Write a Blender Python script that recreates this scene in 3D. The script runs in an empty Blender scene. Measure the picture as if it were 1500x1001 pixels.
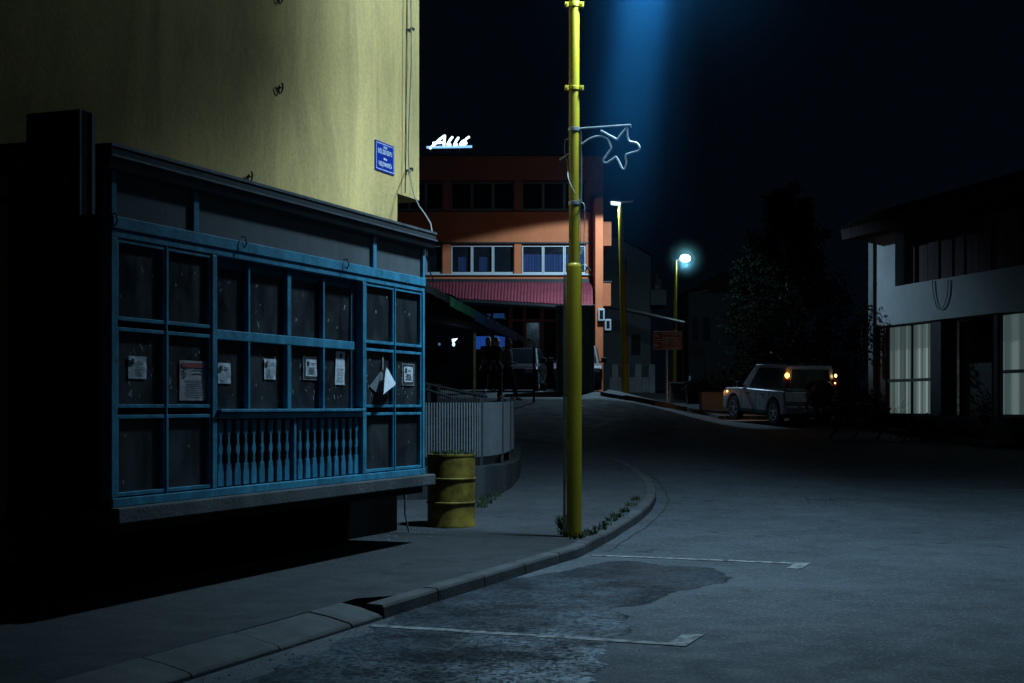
import bpy, bmesh, math, random
from mathutils import Vector, Matrix, noise
from mathutils.geometry import delaunay_2d_cdt
R = math.radians
rng = random.Random(7)
scn = bpy.context.scene
COL = scn.collection

# ------------------------------------------------------------------ frame of reference
# metres; eye 1.47 above the pavement, looking level along +Y.  U runs along the yellow house wall, N points to the road.
F, CX, HY, H = 2083.33, 750.0, 595.0, 1.47
UD = Vector((.3586, .9335, 0)); ND = Vector((.9335, -.3586, 0)); ZD = Vector((0, 0, 1))
V0 = -6.367          # front of the blue shop bay
VW = -7.30           # yellow wall
def ray(px, py): return Vector(((px - CX) / F, 1, (HY - py) / F))
def at(px, py, Y): return Vector(((px - CX) / F * Y, Y, H + (HY - py) / F * Y))
def W(u, v, z): return UD * u + ND * v + ZD * z
def on(px, py, v):
    r = ray(px, py); t = v / r.dot(ND); p = r * t
    return p.dot(UD), H + p.z
def UU(px, v=V0): return on(px, 500, v)[0]
def onplane(px, py, P, N):
    r = ray(px, py); o = Vector((0, 0, H)); t = (P - o).dot(N) / r.dot(N); return o + r * t

LT = [(0, 0), (17, 0), (20, .10), (23, .3), (30, .92), (39, 1.68), (45, 2.03), (52, 2.18), (62, 2.27), (120, 3.0), (400, 3.0)]
RT = [(0, 0), (17, 0), (26, .25), (36, .75), (41, 1.0), (47, 1.22), (60, 1.72), (80, 2.15), (120, 2.9), (400, 3.0)]
def tab(T, y):
    if y <= T[0][0]: return T[0][1]
    for (a, b), (c, d) in zip(T, T[1:]):
        if y <= c: return b + (d - b) * (y - a) / (c - a)
    return T[-1][1]
def sm(x):
    x = max(0, min(1, x)); return x * x * (3 - 2 * x)
def g(X, Y):
    s = sm((X - 2.5) / 4.5); return tab(LT, Y) * (1 - s) + tab(RT, Y) * s
KH = .11
def gat(px, py, off=0.0):
    r = ray(px, py); t = 4.0
    while t < 140:
        if H + r.z * t <= g(r.x * t, t) + off: return Vector((r.x * t, t, g(r.x * t, t) + off))
        t += .02
    return at(px, py, 60)

# ------------------------------------------------------------------ mesh builder
ORG = {}
class MB:
    def __init__(s): s.v = []; s.f = []
    def add(s, vs, fs):
        n = len(s.v); s.v += [Vector(x) for x in vs]; s.f += [tuple(i + n for i in f) for f in fs]; return s
    def quad(s, *p): return s.add(p, [tuple(range(len(p)))])
    def box3(s, o, a, b, c):
        o = Vector(o); P = [o, o + a, o + a + b, o + b]; P += [p + c for p in P]
        return s.add(P, [(0, 3, 2, 1), (4, 5, 6, 7), (0, 1, 5, 4), (1, 2, 6, 5), (2, 3, 7, 6), (3, 0, 4, 7)])
    def wb(s, u0, u1, v0, v1, z0, z1): return s.box3(W(u0, v0, z0), UD * (u1 - u0), ND * (v1 - v0), ZD * (z1 - z0))
    def xb(s, x0, x1, y0, y1, z0, z1): return s.box3((x0, y0, z0), Vector((x1 - x0, 0, 0)), Vector((0, y1 - y0, 0)), ZD * (z1 - z0))
    def fb(s, u0, u1, d0, d1, z0, z1): return s.wb(u0, u1, V0 + d0, V0 + d1, z0, z1)
    def tube(s, pts, r, seg=8, closed=False):
        pts = [Vector(p) for p in pts]; n = len(pts); rs = r if isinstance(r, (list, tuple)) else [r] * n
        prev = None; rings = []
        for i, p in enumerate(pts):
            if closed: d = pts[(i + 1) % n] - pts[i - 1]
            else: d = pts[min(i + 1, n - 1)] - pts[max(i - 1, 0)]
            d.normalize()
            if prev is None:
                a = d.cross(ZD)
                if a.length < .05: a = d.cross(Vector((1, 0, 0)))
            else: a = prev - d * prev.dot(d)
            a.normalize(); prev = a; b = d.cross(a)
            rings.append([p + (a * math.cos(2 * math.pi * k / seg) + b * math.sin(2 * math.pi * k / seg)) * rs[i] for k in range(seg)])
        vs = [q for ring in rings for q in ring]; fs = []
        for i in range(n if closed else n - 1):
            j = (i + 1) % n
            for k in range(seg):
                l = (k + 1) % seg; fs.append((i * seg + k, i * seg + l, j * seg + l, j * seg + k))
        if not closed: fs += [tuple(range(seg))[::-1], tuple((n - 1) * seg + k for k in range(seg))]
        return s.add(vs, fs)
    def lathe(s, c, prof, seg=24):
        c = Vector(c); vs = []; fs = []
        for r, z in prof:
            vs += [c + Vector((r * math.cos(2 * math.pi * k / seg), r * math.sin(2 * math.pi * k / seg), z)) for k in range(seg)]
        for i in range(len(prof) - 1):
            for k in range(seg):
                l = (k + 1) % seg; fs.append((i * seg + k, i * seg + l, (i + 1) * seg + l, (i + 1) * seg + k))
        fs += [tuple(range(seg))[::-1], tuple((len(prof) - 1) * seg + k for k in range(seg))]
        return s.add(vs, fs)
    def prism(s, poly, o, ax, ay, th):
        o = Vector(o); n = len(poly)
        A = [o + ax * x + ay * y for x, y in poly]; B = [p + th for p in A]
        return s.add(A + B, [tuple(range(n)), tuple(range(2 * n - 1, n - 1, -1))] + [(i, (i + 1) % n, (i + 1) % n + n, i + n) for i in range(n)])
    def grid(s, fn, nu, nv):
        vs = [fn(i / nu, j / nv) for j in range(nv + 1) for i in range(nu + 1)]
        return s.add(vs, [(j * (nu + 1) + i, j * (nu + 1) + i + 1, (j + 1) * (nu + 1) + i + 1, (j + 1) * (nu + 1) + i) for j in range(nv) for i in range(nu)])
    def ball(s, c, rx, ry, rz, nu=14, nv=9):
        c = Vector(c); prof = []
        vs = []; fs = []
        for j in range(1, nv):
            t = math.pi * j / nv
            for i in range(nu):
                a = 2 * math.pi * i / nu
                vs.append(c + Vector((rx * math.sin(t) * math.cos(a), ry * math.sin(t) * math.sin(a), -rz * math.cos(t))))
        for j in range(nv - 2):
            for i in range(nu):
                k = (i + 1) % nu; fs.append((j * nu + i, j * nu + k, (j + 1) * nu + k, (j + 1) * nu + i))
        n = len(vs); vs += [c - ZD * rz, c + ZD * rz]
        for i in range(nu):
            k = (i + 1) % nu; fs += [(n, k, i), (n + 1, (nv - 2) * nu + i, (nv - 2) * nu + k)]
        return s.add(vs, fs)
    def text(s, body, size, o, ax, ay, nrm, align='CENTER', sx=1.0, bold=.0, width=None):
        cu = bpy.data.curves.new('lettering', 'FONT'); cu.body = body; cu.size = size; cu.align_x = align; cu.align_y = 'CENTER'
        cu.offset = bold; cu.resolution_u = 2
        ob = bpy.data.objects.new('lettering', cu); COL.objects.link(ob)
        dg = bpy.context.evaluated_depsgraph_get(); dg.update()
        me = bpy.data.meshes.new_from_object(ob.evaluated_get(dg))
        vs = [v.co.copy() for v in me.vertices]; fs = [tuple(p.vertices) for p in me.polygons]
        bpy.data.objects.remove(ob); bpy.data.curves.remove(cu); bpy.data.meshes.remove(me)
        if not vs: return s
        if width: sx = width / max(1e-6, max(v.x for v in vs) - min(v.x for v in vs))
        o = Vector(o)
        return s.add([o + ax * (v.x * sx) + ay * v.y + nrm for v in vs], fs)
    def build(s, name, mat, parent=None, local=False, smooth=None, bevel=0, fix=True, org=None, seg=2):
        if parent is not None:
            o = ORG[parent.name]; off = Vector((0, 0, 0)) if local else o
        else:
            if org is None:
                lo = [min(p[i] for p in s.v) for i in range(3)]; hi = [max(p[i] for p in s.v) for i in range(3)]
                o = Vector(((lo[0] + hi[0]) / 2, (lo[1] + hi[1]) / 2, lo[2]))
            else: o = Vector(org)
            off = Vector((0, 0, 0)) if local else o
        me = bpy.data.meshes.new(name); me.from_pydata([p - off for p in s.v], [], s.f)
        if fix:
            bm = bmesh.new(); bm.from_mesh(me); bmesh.ops.recalc_face_normals(bm, faces=bm.faces); bm.to_mesh(me); bm.free()
        if mat: me.materials.append(mat)
        if smooth is not None:
            for p in me.polygons: p.use_smooth = True
            if smooth < 180: me.set_sharp_from_angle(angle=R(smooth))
        ob = bpy.data.objects.new(name, me); COL.objects.link(ob)
        ORG[ob.name] = o
        if parent is not None: ob.parent = parent
        else: ob.location = o
        if bevel:
            m = ob.modifiers.new('soft_edges', 'BEVEL'); m.width = bevel; m.segments = seg; m.limit_method = 'ANGLE'; m.angle_limit = R(35)
        return ob
def tag(o, label=None, cat=None, group=None, kind=None):
    if label: o['label'] = label
    if cat: o['category'] = cat
    if group: o['group'] = group
    if kind: o['kind'] = kind
    return o
def thing(name, label, cat, loc, group=None, rz=0):
    o = bpy.data.objects.new(name, None); COL.objects.link(o); o.location = loc; o.rotation_euler[2] = rz
    o.empty_display_size = .2
    ORG[o.name] = Vector(loc); return tag(o, label, cat, group)
def part(name, mat, parent, fn, **k):
    m = MB(); fn(m); return m.build(name, mat, parent, **k)

# ------------------------------------------------------------------ materials
def new_mat(name):
    m = bpy.data.materials.new(name); m.use_nodes = True; nt = m.node_tree; nt.nodes.clear()
    o = nt.nodes.new('ShaderNodeOutputMaterial'); b = nt.nodes.new('ShaderNodeBsdfPrincipled')
    nt.links.new(b.outputs[0], o.inputs[0]); return m, nt, b, o
def N(nt, t, **k):
    n = nt.nodes.new(t)
    for a, b in k.items(): setattr(n, a, b)
    return n
def mapn(nt, scale=(1, 1, 1)):
    tc = N(nt, 'ShaderNodeTexCoord'); mp = N(nt, 'ShaderNodeMapping'); mp.inputs['Scale'].default_value = scale
    nt.links.new(tc.outputs['Object'], mp.inputs[0]); return mp.outputs[0]
def noi(nt, vec, scale, detail=4, rough=.55, dist=0):
    n = N(nt, 'ShaderNodeTexNoise'); n.inputs['Scale'].default_value = scale; n.inputs['Detail'].default_value = detail
    n.inputs['Roughness'].default_value = rough; n.inputs['Distortion'].default_value = dist
    nt.links.new(vec, n.inputs['Vector']); return n.outputs[0]
def ramp(nt, fac, p0, p1, c0=(0, 0, 0, 1), c1=(1, 1, 1, 1)):
    r = N(nt, 'ShaderNodeValToRGB'); e = r.color_ramp.elements
    e[0].position, e[1].position = p0, p1; e[0].color, e[1].color = c0, c1
    nt.links.new(fac, r.inputs[0]); return r.outputs[0]
def mixc(nt, fac, a, b, mode='MIX'):
    m = N(nt, 'ShaderNodeMix', data_type='RGBA', blend_type=mode)
    for sock, v in ((m.inputs[0], fac), (m.inputs[6], a), (m.inputs[7], b)):
        if hasattr(v, 'is_linked') or hasattr(v, 'links'): nt.links.new(v, sock)
        else: sock.default_value = v
    return m.outputs[2]
def c4(c, k=1): return (c[0] * k, c[1] * k, c[2] * k, 1)
def bump(nt, b, h, strength, dist=.01):
    n = N(nt, 'ShaderNodeBump'); n.inputs['Strength'].default_value = strength; n.inputs['Distance'].default_value = dist
    nt.links.new(h, n.inputs['Height']); nt.links.new(n.outputs[0], b.inputs['Normal']); return n
def mat(name, col, rough=.6, metal=0, var=.25, sc=3, stretch=(1, 1, 1), bmp=.15, bsc=60, spec=.4, col2=None, p=(.3, .7), wear=None):
    m, nt, b, o = new_mat(name); v = mapn(nt, stretch)
    n1 = noi(nt, v, sc, 6, .6); f = ramp(nt, n1, *p)
    a = c4(col, 1 - var); c = c4(col2) if col2 else c4(col, 1 + var)
    cc = mixc(nt, f, a, c)
    if wear:
        wn_ = noi(nt, mapn(nt, wear[3]), wear[2], 7, .72, .4)
        cc = mixc(nt, ramp(nt, wn_, wear[1], wear[1] + .03), cc, c4(wear[0]))
    nt.links.new(cc, b.inputs['Base Color'])
    r = N(nt, 'ShaderNodeMapRange'); r.inputs[3].default_value = max(.03, rough - .12); r.inputs[4].default_value = min(1, rough + .12)
    nt.links.new(noi(nt, v, sc * 3.3, 3), r.inputs[0]); nt.links.new(r.outputs[0], b.inputs['Roughness'])
    b.inputs['Metallic'].default_value = metal; b.inputs['Specular IOR Level'].default_value = spec
    if bmp: bump(nt, b, noi(nt, mapn(nt), bsc, 3), bmp, .01)
    return m
def emis(name, col, s, base=(.5, .5, .5), tex=None):
    m, nt, b, o = new_mat(name); b.inputs['Base Color'].default_value = c4(base)
    b.inputs['Emission Color'].default_value = c4(col); b.inputs['Emission Strength'].default_value = s
    v = mapn(nt); n = ramp(nt, noi(nt, v, tex or 2, 2), .2, .8, c4(col, .8), c4(col, 1.1)); nt.links.new(n, b.inputs['Emission Color'])
    return m

def asphalt(name, dark, light, wet=0):
    m, nt, b, o = new_mat(name); v = mapn(nt)
    big = ramp(nt, noi(nt, v, .22, 5, .6, .6), .32, .68)
    med = ramp(nt, noi(nt, v, 1.6, 5, .65), .35, .7)
    col = mixc(nt, big, c4(dark), c4(light))
    col = mixc(nt, .35, col, mixc(nt, med, c4(dark, .7), c4(light, 1.15)))
    grain = noi(nt, v, 75, 2, .7)
    col = mixc(nt, .75, col, ramp(nt, grain, .3, .75, (.35, .35, .35, 1), (1.5, 1.5, 1.5, 1)), 'MULTIPLY')
    # pale stone chips
    vo = N(nt, 'ShaderNodeTexVoronoi'); vo.inputs['Scale'].default_value = 55; nt.links.new(v, vo.inputs['Vector'])
    chips = ramp(nt, vo.outputs['Color'], .72, .8)
    col = mixc(nt, mixc(nt, chips, (0, 0, 0, 1), (.4, .4, .4, 1)), col, c4((light[0] * 2.0, light[1] * 2.0, light[2] * 1.9)))
    # cracks
    vc = N(nt, 'ShaderNodeTexVoronoi', feature='DISTANCE_TO_EDGE'); vc.inputs['Scale'].default_value = .21
    wv = N(nt, 'ShaderNodeMix', data_type='VECTOR'); wv.inputs[0].default_value = .12
    nz = N(nt, 'ShaderNodeTexNoise'); nz.inputs['Scale'].default_value = 2.2; nz.inputs['Detail'].default_value = 5; nt.links.new(v, nz.inputs['Vector'])
    nt.links.new(v, wv.inputs[4]); nt.links.new(nz.outputs[1], wv.inputs[5]); nt.links.new(wv.outputs[1], vc.inputs['Vector'])
    cr = ramp(nt, vc.outputs[0], .0, .004, (1, 1, 1, 1), (0, 0, 0, 1))
    ms = ramp(nt, noi(nt, v, .8, 3), .55, .66)
    crm = mixc(nt, 1.0, cr, ms, 'MULTIPLY')
    if not wet: col = mixc(nt, crm, col, c4(dark, .25))
    # oil spots
    sp = ramp(nt, noi(nt, v, 2.3, 3, .5), .66, .70)
    col = mixc(nt, mixc(nt, sp, (0, 0, 0, 1), (.55, .55, .55, 1)), col, c4(dark, .45))
    nt.links.new(col, b.inputs['Base Color'])
    r = N(nt, 'ShaderNodeMapRange')
    r.inputs[1].default_value = .3; r.inputs[2].default_value = .7
    r.inputs[3].default_value = .30 if wet else .68; r.inputs[4].default_value = .50 if wet else .92
    nt.links.new(noi(nt, v, 1.1 if wet else 3, 4), r.inputs[0]); nt.links.new(r.outputs[0], b.inputs['Roughness'])
    b.inputs['Specular IOR Level'].default_value = .35
    if wet:
        vz = N(nt, 'ShaderNodeTexVoronoi'); vz.inputs['Scale'].default_value = 38; nt.links.new(v, vz.inputs['Vector'])
        sx = N(nt, 'ShaderNodeSeparateColor'); nt.links.new(vz.outputs['Color'], sx.inputs[0])
        mot = ramp(nt, noi(nt, v, 1.3, 5, .65), .4, .62, (.04, .04, .04, 1), (1, 1, 1, 1))
        chip = ramp(nt, sx.outputs[0], .25, .95, (.05, .05, .05, 1), (1, 1, 1, 1))
        nt.links.new(mixc(nt, 1.0, chip, mot, 'MULTIPLY'), b.inputs['Specular IOR Level'])
        b.inputs['Specular Tint'].default_value = (.55, .8, 1, 1); b.inputs['IOR'].default_value = 1.75
    bm_ = bump(nt, b, noi(nt, v, 26 if wet else 95, 4, .8), .8 if wet else .55, .007 if wet else .010)
    return m

M = {}
M['road'] = asphalt('road_asphalt', (.050, .057, .064), (.112, .125, .139))
M['pave'] = asphalt('pavement_asphalt', (.042, .045, .05), (.08, .083, .088))
M['wet'] = asphalt('wet_asphalt', (.024, .028, .033), (.045, .05, .058), wet=1)
M['kerb'] = mat('kerb_concrete', (.2, .2, .19), .85, var=.4, sc=2.2, bmp=.5, bsc=45, col2=(.3, .29, .27))
M['kerb_dark'] = mat('kerb_concrete_dark', (.075, .075, .075), .85, var=.4, sc=2.2, bmp=.5, bsc=45)  # same concrete with a darker base, used for every kerb
M['paint'] = mat('road_paint', (.16, .16, .155), .8, var=.45, sc=11, bmp=.4, bsc=90, col2=(.36, .36, .35), p=(.40, .58))
M['blue'] = mat('blue_wood_paint', (.028, .21, .33), .6, var=.3, sc=7, stretch=(1, 1, .5), bmp=.4, bsc=28, col2=(.05, .31, .46), p=(.35, .68), wear=((.09, .095, .095), .64, 9, (1, 1, .6)))
M['blueshade'] = mat('blue_wood_paint_shaded', (.012, .07, .12), .6, var=.3, sc=5, bmp=.25, bsc=35)  # darker copy of the blue paint; recess shade put into the colour
M['black'] = mat('black_painted_timber', (.012, .013, .015), .7, var=.4, sc=4, spec=.1)
M['roofdark'] = mat('dark_roof_felt', (.02, .022, .025), .7, var=.4, sc=4)
M['metaltrim'] = mat('weathered_sheet_metal', (.22, .24, .26), .45, .7, var=.3, sc=6)
M['greyboard'] = mat('dusty_grey_board', (.085, .09, .095), .75, var=.25, sc=2.2, stretch=(1, 1, .35), bmp=.1)
M['concrete'] = mat('rough_concrete', (.2, .2, .195), .9, var=.35, sc=3, bmp=.6, bsc=40)
M['concrete_d'] = mat('stained_concrete', (.075, .078, .08), .9, var=.5, sc=2, stretch=(1, 1, .4), bmp=.6, bsc=30)
M['paper'] = mat('paper_sheet', (.62, .64, .66), .85, var=.12, sc=14, bmp=.2, bsc=30)
M['paper_red'] = mat('faded_red_poster', (.42, .34, .35), .85, var=.35, sc=11, bmp=.2, bsc=30, col2=(.5, .47, .48))
M['ink'] = mat('printing_ink', (.03, .03, .04), .8, var=.4, sc=40, bmp=0)
M['greyink_shade'] = mat('grey_ink_and_shade', (.18, .18, .2), .8, var=.5, sc=60, bmp=0)
M['redink'] = mat('red_printing_ink', (.3, .05, .05), .8, var=.3, sc=30, bmp=0)
M['tape'] = mat('old_paper_and_tape', (.2, .195, .18), .8, var=.5, sc=30, bmp=0)
M['yellowpaint'] = mat('yellow_pole_paint', (.36, .265, .007), .42, var=.22, sc=2.5, stretch=(1, 1, .3), bmp=.15, bsc=30, spec=.5, wear=((.10, .06, .02), .665, 6, (1, 1, .5)))
M['galv'] = mat('galvanised_steel', (.42, .44, .46), .4, .8, var=.2, sc=12)
M['cable'] = mat('grey_cable', (.2, .22, .22), .6, var=.3, sc=10, bmp=0)
M['cable_d'] = mat('black_cable', (.03, .035, .03), .6, var=.3, sc=10, bmp=0)
M['cable_l'] = mat('pale_cable', (.45, .45, .43), .6, var=.2, sc=10, bmp=0)
M['rope'] = mat('clear_rope_light', (.85, .87, .9), .3, var=.15, sc=20, bmp=0, spec=.7)
M['drum'] = mat('yellow_drum_paint', (.13, .085, .015), .5, var=.45, sc=5, bmp=.25, bsc=20, col2=(.28, .19, .025), p=(.35, .65), wear=((.06, .03, .015), .62, 7, (1, 1, .5)))
M['soil'] = mat('soil', (.05, .04, .03), .95, var=.4, sc=20)
M['grass'] = mat('weed_blades', (.03, .045, .012), .7, var=.4, sc=8, bmp=0)
M['signblue'] = mat('blue_enamel', (.008, .035, .30), .3, var=.12, sc=8, bmp=0, spec=.5)
M['signwhite'] = mat('white_enamel', (.75, .78, .82), .35, var=.08, sc=20, bmp=0)
M['fence'] = mat('painted_fence_bar', (.16, .17, .18), .5, var=.15, sc=9, bmp=0)
M['fence_d'] = mat('dark_fence_steel', (.02, .025, .028), .6, var=.3, sc=8, bmp=0)
M['orange'] = mat('orange_render', (.72, .20, .08), .85, var=.12, sc=1.2, bmp=.2, bsc=30)
M['orange_shaded'] = mat('orange_render_shaded', (.42, .14, .11), .85, var=.15, sc=1.2, bmp=.2, bsc=30)  # darker copy of the orange render; shade of unlit storeys put into the colour
M['whiteframe'] = mat('white_pvc', (.62, .65, .68), .4, var=.08, sc=5, bmp=0)
M['glass'] = mat('dark_window_glass', (.012, .016, .022), .12, var=.3, sc=1.5, bmp=0, spec=.6)
M['curtain'] = mat('blue_curtain', (.018, .04, .12), .8, var=.3, sc=3, stretch=(6, 1, .3), bmp=0)
M['tile'] = mat('pink_red_metal_tile', (.27, .055, .075), .45, var=.2, sc=2, bmp=.05)
M['gutter'] = mat('dark_gutter', (.03, .032, .035), .5, var=.2)
M['booth'] = mat('green_grey_sheet', (.2, .24, .23), .55, .2, var=.2, sc=1.5)
M['acwhite'] = mat('ac_casing', (.5, .52, .54), .5, var=.1, bmp=0)
M['canvas'] = mat('dark_canvas', (.02, .02, .022), .8, var=.3, sc=3)
M['canvas_g'] = mat('green_valance', (.03, .25, .11), .7, var=.2, sc=3)
M['canvas_b'] = mat('blue_valance', (.03, .18, .38), .7, var=.2, sc=3)
M['rustpost'] = mat('rusty_yellow_post', (.3, .22, .08), .6, var=.5, sc=14)
M['brown'] = mat('brown_sign_sheet', (.24, .075, .045), .45, var=.12, sc=8, bmp=0)
M['brownwhite'] = mat('sign_lettering', (.5, .46, .42), .5, var=.1, sc=8, bmp=0)
M['carpaint'] = mat('silver_car_paint', (.42, .44, .48), .3, .5, var=.05, sc=3, bmp=0, spec=.6)
M['cardark'] = mat('dark_car_paint', (.025, .027, .03), .3, .2, var=.1, sc=3, bmp=0, spec=.6)
M['carred'] = mat('dark_red_car_paint', (.05, .012, .012), .6, 0, var=.1, sc=3, bmp=0, spec=.6)
M['plastic'] = mat('black_plastic', (.018, .018, .02), .6, var=.2, bmp=0)
M['tyre'] = mat('tyre_rubber', (.016, .016, .017), .85, var=.2, sc=8)
M['alloy'] = mat('alloy_wheel', (.5, .52, .55), .3, .85, var=.1, bmp=0)
M['lens'] = mat('lamp_lens', (.25, .26, .28), .15, .2, var=.1, bmp=0, spec=.7)
M['redlens'] = mat('red_lens', (.2, .01, .008), .2, var=.1, bmp=0, spec=.6)
M['leaf'] = mat('tree_leaves', (.011, .017, .011), .85, var=.5, sc=2.5, bmp=0, spec=.0)
M['leaf2'] = mat('shrub_leaves', (.018, .026, .015), .85, var=.5, sc=3, bmp=0, spec=.0)
M['bark'] = mat('bark', (.07, .055, .04), .9, var=.4, sc=6)
M['whitewall'] = mat('white_render', (.55, .57, .58), .9, var=.1, sc=1.3, bmp=.3, bsc=30)
M['greywall'] = mat('grey_render', (.26, .27, .28), .9, var=.2, sc=1.3, bmp=.3, bsc=30)
M['redroof'] = mat('brown_red_roof_tile', (.04, .018, .017), .9, var=.3, sc=3, spec=.05)
M['woodclad'] = mat('red_brown_cladding', (.10, .066, .068), .9, var=.35, sc=2, stretch=(3, 3, .3), spec=.04)
M['brownpost'] = mat('brown_column', (.16, .10, .07), .7, var=.25, sc=3)
M['skin'] = mat('skin', (.42, .26, .19), .6, var=.08, bmp=0)
M['hair'] = mat('dark_blond_hair', (.12, .09, .06), .6, var=.3, sc=20, bmp=0)
M['shirt'] = mat('pale_shirt', (.45, .42, .4), .8, var=.1, bmp=0)
M['jeans'] = mat('blue_jeans', (.04, .055, .10), .85, var=.2, sc=9, bmp=0)
M['shoe'] = mat('white_trainer', (.5, .5, .5), .6, var=.1, bmp=0)
M['darkcloth'] = mat('dark_clothing', (.02, .02, .024), .85, var=.2, bmp=0)
M['stonew'] = mat('garden_wall_render', (.22, .23, .22), .9, var=.3, sc=1.5)
M['bincol'] = mat('dark_bin_plastic', (.015, .02, .02), .6, var=.2)
M['palehouse'] = mat('pale_grey_blue_render', (.2, .23, .25), .9, var=.1, sc=1)
M['darkhouse'] = mat('dark_render', (.045, .045, .05), .9, var=.15, sc=1)
M['lampbody'] = mat('lamp_housing', (.25, .26, .27), .45, .5, var=.1, bmp=0)
M['whitelight'] = emis('lamp_glow', (.72, 1.0, 1.0), 40)
M['whitelight_soft'] = emis('lamp_glow_edge', (.6, .95, 1.0), 6)
M['neon'] = emis('neon_white', (.62, .9, 1.0), 3.2)
M['neonblue'] = emis('neon_blue_line', (.22, .5, 1.0), 1.5)
M['winblue'] = emis('lit_blue_window', (.012, .1, .55), .42)
M['winblue2'] = emis('lit_blue_window_top', (.01, .09, .32), .28)
M['amber'] = emis('amber_lamp_lit', (1.0, .42, .05), 14)
M['amber2'] = emis('amber_lamp_small', (1.0, .5, .08), 5)
M['amberw'] = emis('rear_lamp_lit', (1.0, .62, .16), 6)
M['redon'] = emis('red_lamp_lit', (1.0, .1, .05), .5)

def plaster():
    m, nt, b, o = new_mat('yellow_plaster'); v = mapn(nt)
    vs = mapn(nt, (1, 1, .22))
    streak = ramp(nt, noi(nt, vs, 1.5, 9, .74, .9), .38, .62)
    blot = ramp(nt, noi(nt, v, .55, 5, .6), .3, .7)
    col = mixc(nt, streak, (.43, .30, .125, 1), (.84, .55, .20, 1))
    col = mixc(nt, .4, col, mixc(nt, blot, (.46, .33, .15, 1), (.84, .54, .2, 1)))
    fine = ramp(nt, noi(nt, v, 22, 5, .7), .3, .7, (.78, .78, .78, 1), (1.08, 1.08, 1.08, 1))
    col = mixc(nt, .8, col, fine, 'MULTIPLY')
    nt.links.new(col, b.inputs['Base Color']); b.inputs['Roughness'].default_value = .92; b.inputs['Specular IOR Level'].default_value = .2
    bump(nt, b, noi(nt, v, 30, 6, .7), .5, .012); return m
M['plaster'] = plaster()
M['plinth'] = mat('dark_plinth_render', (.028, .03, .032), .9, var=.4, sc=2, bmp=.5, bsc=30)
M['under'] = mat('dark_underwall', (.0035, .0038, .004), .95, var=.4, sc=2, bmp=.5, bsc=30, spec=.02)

def pane_mat():
    m, nt, b, o = new_mat('dusty_pane'); v = mapn(nt)
    dust = ramp(nt, noi(nt, mapn(nt, (1, 1, .6)), 2.2, 7, .7, .4), .3, .75)
    smear = ramp(nt, noi(nt, mapn(nt, (5, 5, .8)), 5, 6, .7, 1.2), .45, .72)
    col = mixc(nt, dust, (.007, .008, .009, 1), (.045, .048, .052, 1))
    col = mixc(nt, mixc(nt, smear, (0, 0, 0, 1), (.35, .35, .35, 1)), col, (.006, .007, .008, 1))
    sp = N(nt, 'ShaderNodeTexVoronoi'); sp.inputs['Scale'].default_value = 38; nt.links.new(v, sp.inputs['Vector'])
    spk = ramp(nt, sp.outputs['Distance'], .03, .07, (1, 1, 1, 1), (0, 0, 0, 1))
    spm = mixc(nt, 1, spk, ramp(nt, noi(nt, v, 4, 2), .6, .68), 'MULTIPLY')
    col = mixc(nt, spm, col, (.16, .16, .16, 1))
    nt.links.new(col, b.inputs['Base Color'])
    r = N(nt, 'ShaderNodeMapRange'); r.inputs[3].default_value = .25; r.inputs[4].default_value = .7
    nt.links.new(dust, r.inputs[0]); nt.links.new(r.outputs[0], b.inputs['Roughness']); b.inputs['Specular IOR Level'].default_value = .35
    return m
M['pane'] = pane_mat()

def blinds_mat():
    m, nt, b, o = new_mat('lit_vertical_blinds'); tc = N(nt, 'ShaderNodeTexCoord')
    at_ = N(nt, 'ShaderNodeAttribute', attribute_name='slat'); 
    b.inputs['Base Color'].default_value = (.5, .52, .5, 1); b.inputs['Roughness'].default_value = .8
    col = N(nt, 'ShaderNodeMix', data_type='RGBA'); col.inputs[6].default_value = (.05, .075, .075, 1); col.inputs[7].default_value = (.44, .60, .57, 1)
    nt.links.new(at_.outputs['Fac'], col.inputs[0]); nt.links.new(col.outputs[2], b.inputs['Emission Color'])
    b.inputs['Emission Strength'].default_value = .62
    return m
M['blinds'] = blinds_mat()

# ------------------------------------------------------------------ ground, road, pavements
xs = [-60, -30, -15, -10, -6, -4] + [-3 + .5 * i for i in range(33)] + [14, 16, 20, 30, 60]
ys = [-15, -5, 0, 5, 10, 14, 17] + [17.75 + .75 * i for i in range(60)] + [66, 72, 80, 90, 105, 120, 200, 400]
mb = MB(); nx = len(xs)
mb.add([(x, y, g(x, y) - KH) for y in ys for x in xs], [(j * nx + i, j * nx + i + 1, (j + 1) * nx + i + 1, (j + 1) * nx + i) for j in range(len(ys) - 1) for i in range(nx - 1)])
tag(mb.build('road', M['road'], org=(0, 0, 0), smooth=180), 'grey worn asphalt road curving uphill between the buildings', 'road', kind='structure')

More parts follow.
